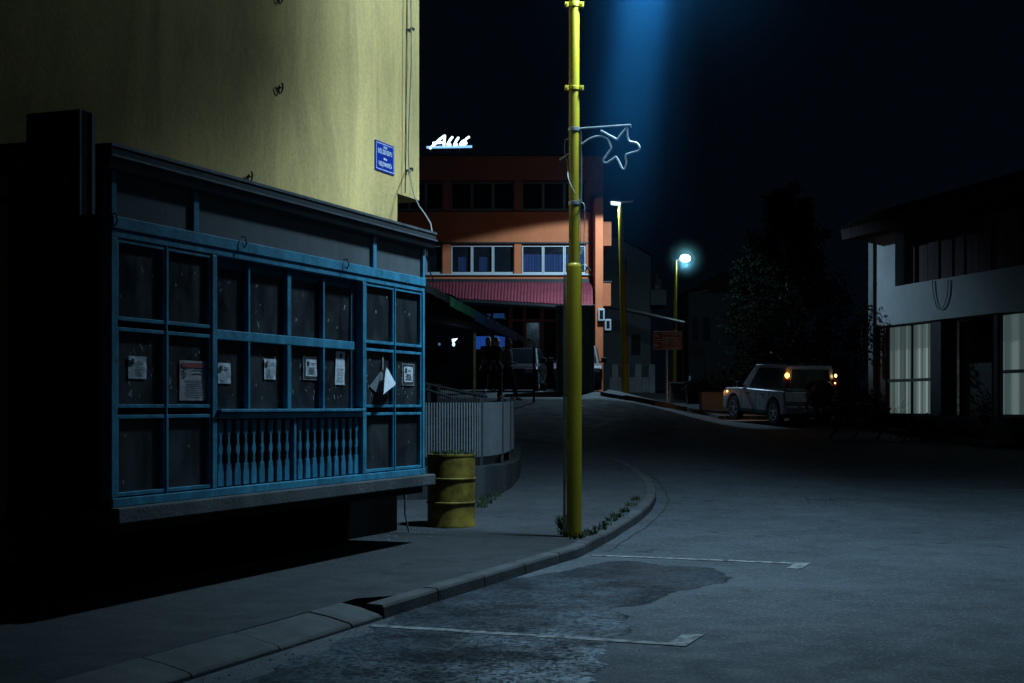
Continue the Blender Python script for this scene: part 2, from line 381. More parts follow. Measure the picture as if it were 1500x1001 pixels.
# kerb line: straight along the wall, then round the corner into the side street
VK = -4.66
kpath = [W(u, VK, 0).xy for u in [2 + .45 * i for i in range(28)]]
curve_px = [(906, 776), (936, 757), (957, 737), (962, 720), (953, 702), (933, 688), (902, 673), (862, 659), (812, 650), (756, 645)]
cpts = [gat(px, py, -.03).xy for px, py in curve_px]
kpath += cpts + [Vector((-4, 29.6)), Vector((-12, 30.5))]
def resample(P, step):
    # Catmull-Rom then even spacing
    Q = []
    for i in range(len(P) - 1):
        p0, p1, p2, p3 = P[max(i - 1, 0)], P[i], P[i + 1], P[min(i + 2, len(P) - 1)]
        for k in range(8):
            t = k / 8
            Q.append(.5 * ((2 * p1) + (p2 - p0) * t + (2 * p0 - 5 * p1 + 4 * p2 - p3) * t * t + (3 * p1 - p0 - 3 * p2 + p3) * t ** 3))
    Q.append(P[-1]); out = [Q[0]]; acc = 0
    for a, b in zip(Q, Q[1:]):
        d = (b - a).length
        while acc + d >= step and d > 1e-9:
            a = a + (b - a) * ((step - acc) / d); out.append(a); d = (b - a).length; acc = 0
        acc += d
    return out
kp = resample(kpath, .25)
def inward(P, i):
    d = (P[min(i + 1, len(P) - 1)] - P[max(i - 1, 0)]).normalized(); return Vector((-d.y, d.x))
UDROP = 9.86
def u_of(p): return Vector((p.x, p.y, 0)).dot(UD)
def dropped(p): return u_of(p) < UDROP and p.y < 14
inner = []
for i, p in enumerate(kp): inner.append(p + inward(kp, i) * (.36 if dropped(p) else .155))
kb = MB(); kd = MB()
def stone(i0, i1, P, mbk, low, wobble):
    """one kerb stone following path points i0..i1"""
    vs = []; fs = []
    idx = list(range(i0, i1 + 1)); dz = wobble
    for q, i in enumerate(idx):
        p = P[i].copy(); n = inward(P, i)
        t = (P[min(i + 1, len(P) - 1)] - P[max(i - 1, 0)]).normalized()
        if q == 0: p = p + t * .006
        if q == len(idx) - 1: p = p - t * .006
        if low: prof = [(0, -.25), (.012, -.085), (.03, -.068), (.2, -.028), (.36, -.002), (.37, -.25)]
        else: prof = [(0, -.25), (.012, -.02), (.026, .002), (.148, .005), (.16, 0), (.162, -.25)]
        for w, z in prof:
            qx = p + n * w; vs.append(Vector((qx.x, qx.y, g(qx.x, qx.y) + z + (dz if z > -.2 else 0))))
    m = 6
    for q in range(len(idx) - 1):
        for k in range(m): l = (k + 1) % m; fs.append((q * m + k, q * m + l, (q + 1) * m + l, (q + 1) * m + k))
    fs += [tuple(range(m))[::-1], tuple((len(idx) - 1) * m + k for k in range(m))]
    mbk.add(vs, fs)
i = 0
while i + 4 < len(kp):
    st = 4
    low = dropped(kp[i + 2])
    if low and not dropped(kp[i + 4]): 
        st = 2
    stone(i, i + st, kp, kb, low, rng.uniform(-.006, .006)); i += st
kb.wb(UDROP + .004, UDROP + .62, VK - .40, VK - .162, -.25, -.055)
tag(kb.build('kerb', M['kerb_dark'], org=(0, 0, 0), bevel=.006), 'concrete kerb stones along the pavement, lowered at the near end', 'kerb', kind='structure')

def terrain_sheet(name, poly, step, off, m, label):
    pts = [Vector(p) for p in poly]; n = len(pts)
    x0, x1 = min(p.x for p in pts), max(p.x for p in pts); y0, y1 = min(p.y for p in pts), max(p.y for p in pts)
    extra = []
    y = y0 + step / 2
    while y < y1:
        x = x0 + step / 2
        while x < x1: extra.append(Vector((x, y))); x += step
        y += step
    r = delaunay_2d_cdt(pts + extra, [], [list(range(n))], 1, 1e-5)
    mb = MB(); mb.add([(p.x, p.y, g(p.x, p.y) + off) for p in r[0]], [tuple(f) for f in r[2]])
    return tag(mb.build(name, m, org=(0, 0, 0), smooth=180), label, 'pavement', kind='structure')
wallpts = [W(15.2, VW - .05, 0).xy, W(2, VW - .05, 0).xy]
M['pave_old_dim'] = asphalt('old_dimmed_pavement_asphalt', (.02, .021, .023), (.043, .044, .046))  # older surfacing, also darkened in colour for the dimmer light on this stretch
isp = next(i for i, p in enumerate(inner) if u_of(p) > 14.95)
joint = [W(14.98 + .05 * math.sin(k * 1.7), VK - .3 - .46 * k, 0).xy for k in range(6)]
terrain_sheet('pavement', inner[:isp] + joint + wallpts[:0] + [W(14.9, VW - .05, 0).xy, wallpts[1]], .8, -.004, M['pave_old_dim'], 'old asphalt pavement, colour darkened for the dimmer light, in front of the blue bay')
terrain_sheet('pavement', inner[isp - 1:] + [Vector((-12, 18)), W(15.2, -13, 0).xy, W(14.9, -13, 0).xy, W(14.9, VW - .05, 0).xy] + joint[::-1], .8, -.0045, M['pave'], 'pale asphalt pavement round the corner by the bar fence')

# opposite pavement by the direction sign
rk = [gat(px, py, -.03).xy for px, py in [(886, 575.5), (905, 580), (935, 585), (965, 591), (1000, 598), (1040, 606), (1062, 612)]]
rk = resample(rk, .5); rk = rk + [Vector((7.3, 45.2)), Vector((8.6, 45.0)), Vector((9.6, 41)), Vector((11.2, 33))]
rin = [Vector((14, 33)), Vector((14, 60)), Vector((4.2, 62))]
terrain_sheet('pavement', rk + rin, 1.2, .0, M['pave'], 'asphalt pavement across the road below the tree')
kb = MB()
for a, b in zip(rk, rk[1:]):
    d = (b - a).normalized(); n = Vector((d.y, -d.x)) * .14
    P = [Vector((*a, g(*a) - .2)), Vector((*b, g(*b) - .2)), Vector((*(b + n), g(*b) - .2)), Vector((*(a + n), g(*a) - .2))]
    Q = [p + ZD * .21 for p in P]
    kb.add(P + Q, [(0, 3, 2, 1), (4, 5, 6, 7), (0, 1, 5, 4), (1, 2, 6, 5), (2, 3, 7, 6), (3, 0, 4, 7)])
tag(kb.build('kerb', M['kerb_dark'], org=(0, 0, 0)), 'concrete kerb of the pavement across the road', 'kerb', kind='structure')

m = MB(); sm_ = []
for i in range(len(kp)):
    p = kp[i]
    if 14.6 < u_of(p) and p.y < 28.5 and p.x > .6:
        o_ = p - inward(kp, i) * (.16 + .07 * noise.noise(Vector((p.x * 1.3, p.y * 1.3, 0)))); sm_.append(o_)
vs = []
for i, p in enumerate(sm_):
    n_ = inward(sm_, i) * (.010 + .008 * noise.noise(Vector((i * .7, 3, 0))))
    for q_ in (p - n_, p + n_): vs.append((q_.x, q_.y, g(q_.x, q_.y) - KH + .004))
m.add(vs, [(2 * i, 2 * i + 1, 2 * i + 3, 2 * i + 2) for i in range(len(sm_) - 1)])
tag(m.build('road_seam', M['soil'], org=(0, 0, 0)), 'dark dirt seam in the asphalt following the kerb round the corner', 'seam', kind='structure')

# parking bay markings
def bay(u, v1, tick, lab, fade):
    m = MB(); z = -KH + .0065; w = .05
    n = 26
    def edge(s): return noise.noise(Vector((s * 9, u, 0))) * .012
    def fn(a, b):
        v = VK + .06 + (v1 - VK - .06) * a
        return W(u - w + 2 * w * b + edge(a * 3 + b * 7), v, z)
    m.grid(fn, n, 2)
    t0, t1 = tick
    m.add([W(t0, v1 - .02, z + .0005), W(t1, v1 - .02, z + .0005), W(t1, v1 + .12, z + .0005), W(t0, v1 + .12, z + .0005)], [(0, 1, 2, 3)])
    tag(m.build('road_marking', M['paint'], org=W(u, VK, 0)), lab, 'road marking', kind='structure')
bay(14.32, -2.44, (13.85, 14.38), 'white parking line starting at the kerb by the yellow pole', 0)
bay(9.17, -2.40, (9.11, 9.62), 'faded white parking line crossing the wet patch', 1)

# faded chalky arc on the open asphalt
ap = resample([gat(x, y, -KH).xy for x, y in ((1385, 715), (1420, 719), (1460, 720), (1500, 718), (1540, 714))], .1)
m = MB(); vs = []
for i, p in enumerate(ap):
    n_ = inward(ap, i) * (.03 + .02 * noise.noise(Vector((i * .9, 1, 0))))
    for q_ in (p - n_, p + n_): vs.append((q_.x, q_.y, g(q_.x, q_.y) - KH + .004))
m.add(vs, [(2 * i, 2 * i + 1, 2 * i + 3, 2 * i + 2) for i in range(len(ap) - 1)])
tag(m.build('road_marking', M['paint'], org=(0, 0, 0)), 'faint worn arc marked on the open asphalt', 'road marking', kind='structure')

# wet patch on the asphalt
wet_px = [(640, 842), (700, 838), (760, 846), (820, 836), (870, 826), (905, 821), (935, 822), (965, 828), (1000, 829), (1040, 832), (1062, 840), (1076, 850), (1050, 858), (1010, 866), (985, 872), (960, 884), (930, 889), (903, 893), (915, 904), (935, 914), (938, 926), (915, 934), (905, 944), (893, 956), (880, 968), (893, 984), (870, 996), (850, 1012), (800, 1040), (500, 1060), (250, 1040), (345, 1000), (440, 962), (525, 930), (565, 912), (600, 885)]
wp = [gat(a, b, -KH).xy for a, b in wet_px]
def ragged(P, amp, sub=7):
    Q = resample(P + [P[0]], .09)[:-1]; out = []
    for i, p in enumerate(Q):
        n = inward(Q, i); s = noise.fractal(Vector((p.x * 3.1, p.y * 3.1, 3)), .8, 2.1, 5); out.append(p + n * s * amp)
    return out
def wet_material():
    m = M['wet']; nt = m.node_tree; b = next(n for n in nt.nodes if n.type == 'BSDF_PRINCIPLED'); o = next(n for n in nt.nodes if n.type == 'OUTPUT_MATERIAL')
    a = N(nt, 'ShaderNodeAttribute', attribute_name='wetness'); v = mapn(nt)
    n1 = noi(nt, v, 5, 6, .7); ad = N(nt, 'ShaderNodeMath', operation='MULTIPLY_ADD'); nt.links.new(n1, ad.inputs[0]); ad.inputs[1].default_value = .9
    sb_ = N(nt, 'ShaderNodeMath', operation='SUBTRACT'); nt.links.new(a.outputs['Fac'], sb_.inputs[0]); sb_.inputs[1].default_value = .55
    nt.links.new(sb_.outputs[0], ad.inputs[2])
    f = N(nt, 'ShaderNodeMapRange', interpolation_type='SMOOTHSTEP'); f.inputs[1].default_value = .0; f.inputs[2].default_value = .22
    nt.links.new(ad.outputs[0], f.inputs[0])
    tr = N(nt, 'ShaderNodeBsdfTransparent'); mx = N(nt, 'ShaderNodeMixShader')
    nt.links.new(f.outputs[0], mx.inputs[0]); nt.links.new(tr.outputs[0], mx.inputs[1]); nt.links.new(b.outputs[0], mx.inputs[2]); nt.links.new(mx.outputs[0], o.inputs[0])
def flat_sheet(name, P, off, m, lab):
    n = len(P); inn = []
    for i in range(0, n, 2):
        q_ = P[i] + inward(P, i) * .22
        inn.append(q_)
    area = sum(a.x * b.y - b.x * a.y for a, b in zip(P, P[1:] + P[:1]))
    if area < 0: inn = [P[i] - inward(P, i) * .22 for i in range(0, n, 2)]
    r = delaunay_2d_cdt(P + inn, [], [list(range(n))], 1, 1e-6)
    mb = MB(); mb.add([(p.x, p.y, g(p.x, p.y) - KH + off) for p in r[0]], [tuple(f) for f in r[2]])
    o = mb.build(name, m, org=(0, 0, 0), fix=False)
    keys = {(round(p.x, 4), round(p.y, 4)) for p in P}
    at_ = o.data.attributes.new('wetness', 'FLOAT', 'POINT')
    at_.data.foreach_set('value', [0.0 if (round(p.x, 4), round(p.y, 4)) in keys else 1.0 for p in r[0]])
    return tag(o, lab, 'wet patch', kind='structure')
wet_material()
flat_sheet('puddle', ragged(wp, .10), .003, M['wet'], 'wet dark patch glistening on the asphalt in the parking bay')

# ------------------------------------------------------------------ yellow house
uE, uO = 15.22, 15.96
hb = thing('yellow_building', 'yellow plastered house wall with dark plinth and overhanging upper corner', 'building', W(10, VW, 0))
def rc(u0, u1, v0, v1, r):   # footprint with the street-side far corner rounded
    P = [(u0, v0), (u0, v1)]
    P = [(u0, v0)] + [(u0, v1)] + [(u1 - r + r * math.sin(a), v1 - r + r * math.cos(a)) for a in [math.pi / 2 * k / 8 for k in range(9)]] + [(u1, v0)]
    return P
part('overhang', M['plaster'], hb, lambda m: m.prism(rc(uE, uO, -14, VW, .16), ZD * 3.985, UD, ND, ZD * 6.5), smooth=30)
part('wall', M['plaster'], hb, lambda m: m.prism([(-6, -14), (-6, VW), (uE, VW), (uE, -14)], ZD * 2.9, UD, ND, ZD * 7.585))
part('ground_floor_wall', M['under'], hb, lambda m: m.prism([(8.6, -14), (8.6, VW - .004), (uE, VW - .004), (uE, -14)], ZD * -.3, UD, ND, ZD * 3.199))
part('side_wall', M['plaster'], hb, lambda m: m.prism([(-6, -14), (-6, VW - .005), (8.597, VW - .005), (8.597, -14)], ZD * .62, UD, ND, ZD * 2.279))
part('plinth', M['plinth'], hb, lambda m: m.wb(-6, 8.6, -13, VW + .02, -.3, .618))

# iron wall hooks
def hook(px, py, lab):
    u, z = on(px, py, VW); m = MB()
    m.tube([W(u, VW - .02, z), W(u, VW + .04, z)], .011)
    m.tube([W(u + .035 * math.sin(a) - .01, VW + .04 + .012 * math.cos(a), z + .05 * math.cos(a) - .01) for a in [2 * math.pi * k / 12 for k in range(11)]], .009, 6)
    tag(m.build('wall_hook', M['fence_d']), lab, 'hook', 'hooks in the yellow wall')
hook(407, 129, 'rusty ring hook in the middle of the yellow wall')
hook(407, -3, 'upper ring hook in the yellow wall above the other hooks')
hook(362, 259, 'small dark hook just above the blue shop bay roof')

# street plaque
P0 = on(548, 206, VW); P1 = on(577, 257, VW)
uc, zc = on(562.5, 231.5, VW); pw, ph = (P1[0] - P0[0]) * .96, .34
ph = (on(548, 249, VW)[1] - on(548, 205, VW)[1]) * -1
pl = thing('street_plaque', 'small blue enamel street name plaque on the yellow wall', 'sign', W(uc, VW, zc - ph / 2))
part('plate', M['signblue'], pl, lambda m: m.wb(uc - pw / 2, uc + pw / 2, VW, VW + .014, zc - ph / 2, zc + ph / 2), bevel=.004)
fv = VW + .0155
def bord(m):
    a, b, t = pw / 2 - .02, ph / 2 - .02, .007
    for (u0, u1, z0, z1) in ((-a, a, b - t, b), (-a, a, -b, -b + t), (-a, -a + t, -b + t, b - t), (a - t, a, -b + t, b - t)):
        m.wb(uc + u0, uc + u1, VW + .0145, fv, zc + z0, zc + z1)
part('border', M['signwhite'], pl, bord)
def letters(m):
    for s, dz, sz, wd in (('улица', .115, .04, pw * .2), ('ВАСЕ ЈОВАНОВИЋА', .055, .074, pw * .74), ('ulica', -.018, .04, pw * .18), ('VASE JOVANOVIĆA', -.085, .074, pw * .7)):
        m.text(s, sz, W(uc, fv + .001, zc + dz * ph / .34), UD, ZD, ND * 0, width=wd, bold=.0015)
part('lettering', M['signwhite'], pl, letters, fix=False)

# cables down the wall corner
def wall_cable(pts, r, m, name, lab, clips=()):
    root = thing(name, lab, 'cable', pts[-1])
    part('wire', m, root, lambda q: q.tube(pts, r, 6), smooth=60)
    for (px, py) in clips:
        u, z = on(px, py, VW)
        part('clip', M['cable_d'], root, lambda q: (q.wb(u - .012, u + .035, VW - .005, VW + .045, z - .008, z + .008), q.ball(W(u - .012, VW + .05, z - .02), .013, .013, .022, 8, 6)))
def wpt(px, py, d=.05): u, z = on(px, py, VW + d); return W(u, VW + d, z)
wall_cable([wpt(x, y) for x, y in [(596, -60), (596, 0), (595.6, 40), (595, 90), (594.6, 150), (594.8, 210), (594, 250), (593.5, 283)]], .0075, M['cable_d'], 'wall_cable', 'straight dark cable fixed to the wall corner', [(595, 44), (594.5, 250)])
wall_cable([wpt(x, y) for x, y in [(602, -60), (602, 0), (602.4, 42), (602.5, 90), (601, 130), (599, 180), (598, 220), (599, 246)]] +
           [at(x, y, Y) for x, y, Y in [(601, 262, 16.7), (606, 285, 16.5), (614, 302, 16.2), (624, 316, 15.9), (631, 328, 15.6), (633, 340, 15.45), (627, 350, 15.35), (624, 372, 15.4), (629, 396, 15.6), (636, 414, 16)]], .0075, M['cable'], 'wall_cable', 'grey cable looping from the wall corner down to the bay roof', [(601, 42), (599, 247)])

# dry hanging strip and litter below the bay
m = MB(); pts = [(593, 716), (594, 735), (593, 752), (596, 766), (599, 776)]
P = [W(*on(x, y, VW + .25)[:1], VW + .25, on(x, y, VW + .25)[1]) for x, y in pts]
P[-1].z = .012
m.tube(P, [.022, .016, .011, .009, .012], 7)
tag(m.build('hanging_strip', M['tape'], smooth=60), 'pale torn strip hanging from the bay sill to the pavement', 'strip')

# ------------------------------------------------------------------ blue shop bay
U0, U1 = UU(163.5), UU(622.5)
bay_ = thing('shop_bay', 'blue timber glazed shop bay with balusters projecting from the yellow wall', 'shop front', W((U0 + U1) / 2, (VW + V0) / 2, .62))
zs0, zs1 = .617, .735
part('sill', M['concrete_d'], bay_, lambda m: m.wb(U0 - .02, U1 + .12, VW + .004, V0 + .075, zs0, zs1), bevel=.012)
part('underside', M['black'], bay_, lambda m: m.wb(U0 + .02, U1 - .02, VW + .006, V0 - .02, .54, zs0 - .002))
def side(m, u0, u1):
    n = 7
    for k in range(n):
        v0 = VW + .006 + (V0 - .07 - VW) * k / n; v1 = VW + .006 + (V0 - .07 - VW) * (k + 1) / n - .008
        m.wb(u0, u1, v0, v1, zs1 + .002, 3.17)
part('side_panel', M['black'], bay_, lambda m: side(m, U0 + .01, U0 + .05))
part('side_panel', M['black'], bay_, lambda m: side(m, U1 - .05, U1 - .01))
part('back_lining', M['black'], bay_, lambda m: m.wb(U0 + .06, U1 - .06, VW + .3, VW + .33, zs1 + .004, 3.16))
# roof: felted slab with two sheet metal strips
rt = part('roof', M['roofdark'], bay_, lambda m: m.prism([(VW + .004, 3.36), (V0 + .075, 3.345), (V0 + .075, 3.235), (V0 + .05, 3.172), (VW + .004, 3.172)], W(U0 - .11, 0, 0), ND, ZD, UD * (U1 - U0 + .24)), bevel=.008)
part('edge_strip', M['metaltrim'], rt, lambda m: (m.wb(U0 - .112, U1 + .132, V0 + .076, V0 + .084, 3.325, 3.349), m.wb(U0 - .112, U1 + .132, V0 + .076, V0 + .089, 3.252, 3.268)))
# fascia boards and dividers
zr0, zr1 = 2.725, 2.845
uA = [(U0 + .03, UU(282)), (UU(292), UU(547)), (UU(551), U1 - .03)]
for a, b in uA: part('fascia_panel', M['greyboard'], bay_, lambda m: m.fb(a - .02, b + .02, -.06, -.03, zr1 - .02, 3.17))
for a, b in ((U0, U0 + .06), (UU(284), UU(292)), (UU(547), UU(552)), (U1 - .05, U1)):
    part('fascia_post', M['blue'], bay_, lambda m: m.fb(a, b, -.09, -.0, zr1 + .001, 3.171), bevel=.004)
# main frame
Lp, Rp = UU(315), UU(534.5)
part('top_rail', M['blue'], bay_, lambda m: (m.fb(U0 + .002, U1 - .002, -.09, .012, zr0 + .03, zr1), m.fb(U0 + .004, U1 - .004, -.08, -.002, zr0 - .03, zr0 + .028)), bevel=.005)
part('bottom_rail', M['blue'], bay_, lambda m: m.fb(U0 + .002, U1 - .002, -.09, .01, zs1 + .001, .80), bevel=.005)
posts = [(U0, U0 + .075), (Lp - .035, Lp + .035), (Rp - .04, Rp + .035), (U1 - .055, U1)]
for a, b in posts: part('post', M['blue'], bay_, lambda m: m.fb(a, b, -.1, .0, .802, zr0 - .032), bevel=.005)
# sash windows of the two side sections
rows = [(.81, 1.405), (1.455, 2.045), (2.095, 2.69)]
pane_uv = []
def res(m, u0, u1, z0, z1, d, n, seed):
    q = random.Random(seed)
    for _ in range(n):
        u = q.uniform(u0 + .06, u1 - .06); z = q.uniform(z0 + .06, z1 - .06); w = q.uniform(.003, .012); h = w * q.uniform(.7, 3.2); a = q.uniform(-.9, .9)
        pts = [(-w, -h), (w * q.uniform(.2, 1), -h * q.uniform(.6, 1)), (w, h * .5), (w * .3, h), (-w * .8, h * q.uniform(.5, .9))]
        ca, sa = math.cos(a), math.sin(a)
        m.add([W(u + x * ca - y * sa, V0 + d, z + x * sa + y * ca) for x, y in pts], [tuple(range(5))])
sd = 0
def sash(u0, u1, z0, z1, nres):
    global sd; sd += 1
    f = .028
    def fr(m):
        m.fb(u0, u1, -.075, -.012, z0, z0 + f); m.fb(u0, u1, -.075, -.012, z1 - f, z1)
        m.fb(u0, u0 + f, -.073, -.014, z0 + f, z1 - f); m.fb(u1 - f, u1, -.073, -.014, z0 + f, z1 - f)
    w = part('window', M['blue'], bay_, fr, bevel=.003)
    part('pane', M['pane'], w, lambda m: m.fb(u0 + f - .004, u1 - f + .004, -.056, -.05, z0 + f - .004, z1 - f + .004))
    if nres: tag(part('paper_residue', M['tape'], w, lambda m: res(m, u0 + f, u1 - f, z0 + f, z1 - f, -.0485, nres, sd), fix=False), kind='stuff')
for (a, b, mid) in ((U0 + .077, Lp - .037, UU(245.5)), (Rp + .037, U1 - .057, UU(579.5))):
    for r, (z0, z1) in enumerate(rows):
        sash(a, mid - .008, z0, z1, (2, 16, 4)[r]); sash(mid + .008, b, z0, z1, (2, 13, 3)[r])
    part('glazing_divider', M['blue'], bay_, lambda m: m.fb(mid - .007, mid + .007, -.07, -.004, .803, zr0 - .032))
# middle section: two rows of fixed glazing set back, shelf rail, balusters
ms = [Lp + .037, UU(371), UU(429.5), UU(480), UU(524)]
zb0, zb1 = 1.365, 1.445
part('shelf_rail', M['blue'], bay_, lambda m: (m.fb(Lp + .036, Rp - .041, -.10, .035, zb1 - .028, zb1), m.fb(Lp + .036, Rp - .041, -.09, .008, zb0, zb1 - .032)), bevel=.006)
part('cross_rail', M['blue'], bay_, lambda m: m.fb(Lp + .036, ms[4], -.088, -.035, 2.015, 2.095), bevel=.005)
for k, w in ((1, .016), (2, .034), (3, .016)):
    part('mullion', M['blue'], bay_, lambda m: (m.fb(ms[k] - w, ms[k] + w, -.089, -.038, zb1 + .001, 2.014), m.fb(ms[k] - w, ms[k] + w, -.089, -.038, 2.096, 2.66)), bevel=.004)
part('side_board', M['blueshade'], bay_, lambda m: m.fb(ms[4] + .001, Rp - .042, -.11, -.075, zb1 + .001, zr0 - .033))
part('lintel_board', M['blueshade'], bay_, lambda m: m.fb(Lp + .036, ms[4], -.10, -.082, 2.61, zr0 - .033))
for k in range(4):
    a = ms[k] + (0, .017, .035, .017)[k]; b = ms[k + 1] - (.017, .035, .017, .0)[k]
    for r, (z0, z1) in enumerate(((zb1 + .001, 2.014), (2.096, 2.61))):
        sd += 1
        w = part('pane', M['pane'], bay_, lambda m: m.fb(a - .01, b + .01, -.098, -.09, z0, z1))
        tag(part('paper_residue', M['tape'], w, lambda m: res(m, a, b, z0, z1, -.0885, (15, 5)[r], sd), fix=False), kind='stuff')
part('dark_backing', M['black'], bay_, lambda m: m.fb(Lp + .036, Rp - .041, -.22, -.2, .802, zb0 + .02))
bl = [329, 341, 354, 366, 377.5, 389.5, 402, 414.5, 426]; br = [445, 456, 466.3, 477, 487.6, 498, 508.2, 518.3, 527]
def baluster(u, dmg):
    prof = [(0.812, .043), (.93, .043), (.945, .036), (.985, .034), (1.0, .016), (1.06, .014), (1.085, .026), (1.11, .031), (1.135, .026), (1.16, .014), (1.225, .014), (1.24, .026), (1.262, .036), (1.355, .036)]
    q = random.Random(int(u * 1000)); t = q.uniform(-.006, .006)
    R_ = [(w * q.uniform(.93, 1.05), z) for z, w in prof]; Lq = [(-w * q.uniform(.93, 1.05), z) for z, w in prof]
    if dmg: Lq[dmg % 12] = (Lq[dmg % 12][0] * .4, Lq[dmg % 12][1])
    part('baluster', M['blue'], bay_, lambda m: m.prism([(x + t * (z - 1) * 2, z) for x, z in R_] + [(x + t * (z - 1) * 2, z) for x, z in reversed(Lq)], W(u, V0 - .055, 0), UD, ZD, ND * .02))
for k, px in enumerate(bl + br): baluster(UU(px), (0, 0, 5, 0, 0, 7)[k % 6])
um = UU(434); part('baluster_post', M['blue'], bay_, lambda m: m.fb(um - .022, um + .022, -.07, -.01, .802, zb0 - .001), bevel=.004)
part('label_tag', M['tape'], bay_, lambda m: (m.fb(UU(327.5), UU(331.5), -.034, -.033, 1.27, 1.34)))
for px, py in ((356, 356), (506, 388), (166, 323)):
    u, z = on(px, py, V0 + .02)
    part('hook', M['fence_d'], bay_, lambda m: m.tube([W(u, V0 + .0, z + .05), W(u, V0 + .04, z + .05), W(u + .01, V0 + .05, z), W(u - .01, V0 + .04, z - .045), W(u - .02, V0 + .03, z - .02)], .006, 6))

# notices stuck on the panes
def notice(px0, py0, px1, py1, d, lab, kind, lean=0):
    u0, z1 = on(px0, py0, V0 + d); u1, z0 = on(px1, py1, V0 + d)
    zm = (on((px0 + px1) / 2, py0, V0 + d)[1], on((px0 + px1) / 2, py1, V0 + d)[1]); z1, z0 = zm
    w, h = u1 - u0, z1 - z0; sdn = px0 * .37
    def S(a, b, e=0):
        off = .006 * noise.noise(Vector((a * 3.2 + sdn, b * 3.2, 1))) + .004 + (.02 * max(0, .25 - b) * (a - .2) if kind == 'poster' else 0)
        return W(u0 + w * a + lean * (b - .5), V0 + d + off + .003 + e, z0 + h * b)
    root = thing('paper_notice', lab, 'notice', W((u0 + u1) / 2, V0 + d, z0), 'notices stuck on the panes of the blue bay')
    def sheet(m, a0, a1, b0, b1, e, n=6): m.grid(lambda a, b: S(a0 + (a1 - a0) * a, b0 + (b1 - b0) * b, e), n, n)
    q = random.Random(int(px0))
    if kind == 'framed':
        part('black_border', M['ink'], root, lambda m: sheet(m, .06, .94, .05, .95, .0012, 8), fix=False)
        part('backing_sheet', M['tape'], root, lambda m: sheet(m, 0, 1, 0, 1, 0, 8), fix=False)
        part('sheet', M['paper'], root, lambda m: sheet(m, .16, .86, .16, .86, .003, 8), fix=False)
        A = (.2, .82, .2, .82)
    else:
        part('sheet', M['paper_red' if kind == 'poster' else 'paper'], root, lambda m: sheet(m, 0, 1, 0, 1, 0, 10), fix=False)
        A = (.07, .93, .06, .94)
    def lines(m):
        a0, a1, b0, b1 = A; n = 5 if kind == 'strip' else 8
        for k in range(n):
            b = b0 + (b1 - b0) * (.06 + .5 * k / n); l = q.uniform(.5, .95)
            c = (a0 + a1) / 2; sheet(m, c - (a1 - a0) * l / 2, c + (a1 - a0) * l / 2, b, b + .02, .005, 4)
        if kind != 'strip':
            for k in range(2):
                sheet(m, a0 + (a1 - a0) * .42, a0 + (a1 - a0) * q.uniform(.75, .95), b0 + (b1 - b0) * (.7 + .1 * k), b0 + (b1 - b0) * (.735 + .1 * k), .005, 4)
    part('print', M['greyink_shade'], root, lines, fix=False)
    if kind == 'poster':
        part('heading', M['redink'], root, lambda m: sheet(m, .05, .78, .83, .95, .005, 5), fix=False)
        part('numeral', M['ink'], root, lambda m: (sheet(m, .08, .19, .76, .79, .005, 2), sheet(m, .08, .11, .68, .76, .005, 2), sheet(m, .08, .19, .66, .69, .005, 2), sheet(m, .17, .2, .59, .66, .005, 2), sheet(m, .07, .19, .57, .6, .005, 2)), fix=False)
    elif kind != 'strip':
        a0, a1, b0, b1 = A
        part('portrait_photo', M['ink'], root, lambda m: sheet(m, a0 + .02, a0 + (a1 - a0) * .26, b0 + (b1 - b0) * .62, b0 + (b1 - b0) * .93, .0055, 3), fix=False)
    else:
        part('stamp', M['ink'], root, lambda m: sheet(m, .42, .62, .8, .93, .005, 3), fix=False)
dS, dM = -.048, -.088
notice(187, 522, 213.5, 555, dS, 'creased white notice on the first pane of the bay', 'notice')
notice(262, 529, 305, 587, dS, 'large faded red poster with curled edge on the pane', 'poster')
notice(318.5, 532, 337, 562, dM, 'white notice tight against the blue post beside the red poster', 'notice')
notice(386, 526, 403, 556, dM, 'white notice below two strips of old tape', 'notice')
notice(443, 522, 466, 557, dM, 'white notice with broad black border in the middle panes', 'framed')
notice(490.5, 515, 504, 564, dM, 'tall narrow white notice strip', 'strip', .02)
notice(588, 533, 606, 565, dS, 'small black bordered notice beside the folded hanging sheet', 'framed')
# folded sheet that has come loose and hangs off the pane
fr_ = thing('paper_notice', 'loose white sheet hanging folded from one corner off the pane', 'notice', W(UU(562), V0, 1.6), 'notices stuck on the panes of the blue bay')
def wp_(px, py, d): u, z = on(px, py, V0 + d); return W(u, V0 + d, z)
def fold(m):
    A, B, C, D, E = wp_(566, 535, .02), wp_(579, 560, .0), wp_(563, 566, .05), wp_(562, 578, .10), wp_(565, 537, .0)
    def t(a, b):
        top = E.lerp(A, a); bot = D.lerp(B, a); p = top.lerp(bot, b); return p + ND * (.03 * math.sin(a * 3.0) * b) + ZD * (.012 * math.sin(a * 5))
    m.grid(t, 10, 10)
part('flap', M['paper'], fr_, fold, fix=False, smooth=180)
part('corner', M['tape'], fr_, lambda m: m.quad(wp_(560, 521, -.04), wp_(562, 521, -.04), wp_(562, 542, -.025), wp_(560.5, 542, -.025)), fix=False)
part('shaded_fold', M['greyink_shade'], fr_, lambda m: m.add([wp_(560.5, 541, -.036), wp_(562, 577, -.004), wp_(553, 577, -.035), wp_(541, 566, -.043)], [(0, 1, 2, 3)]), fix=False)  # turned side of the white sheet drawn grey, its shade put into the colour

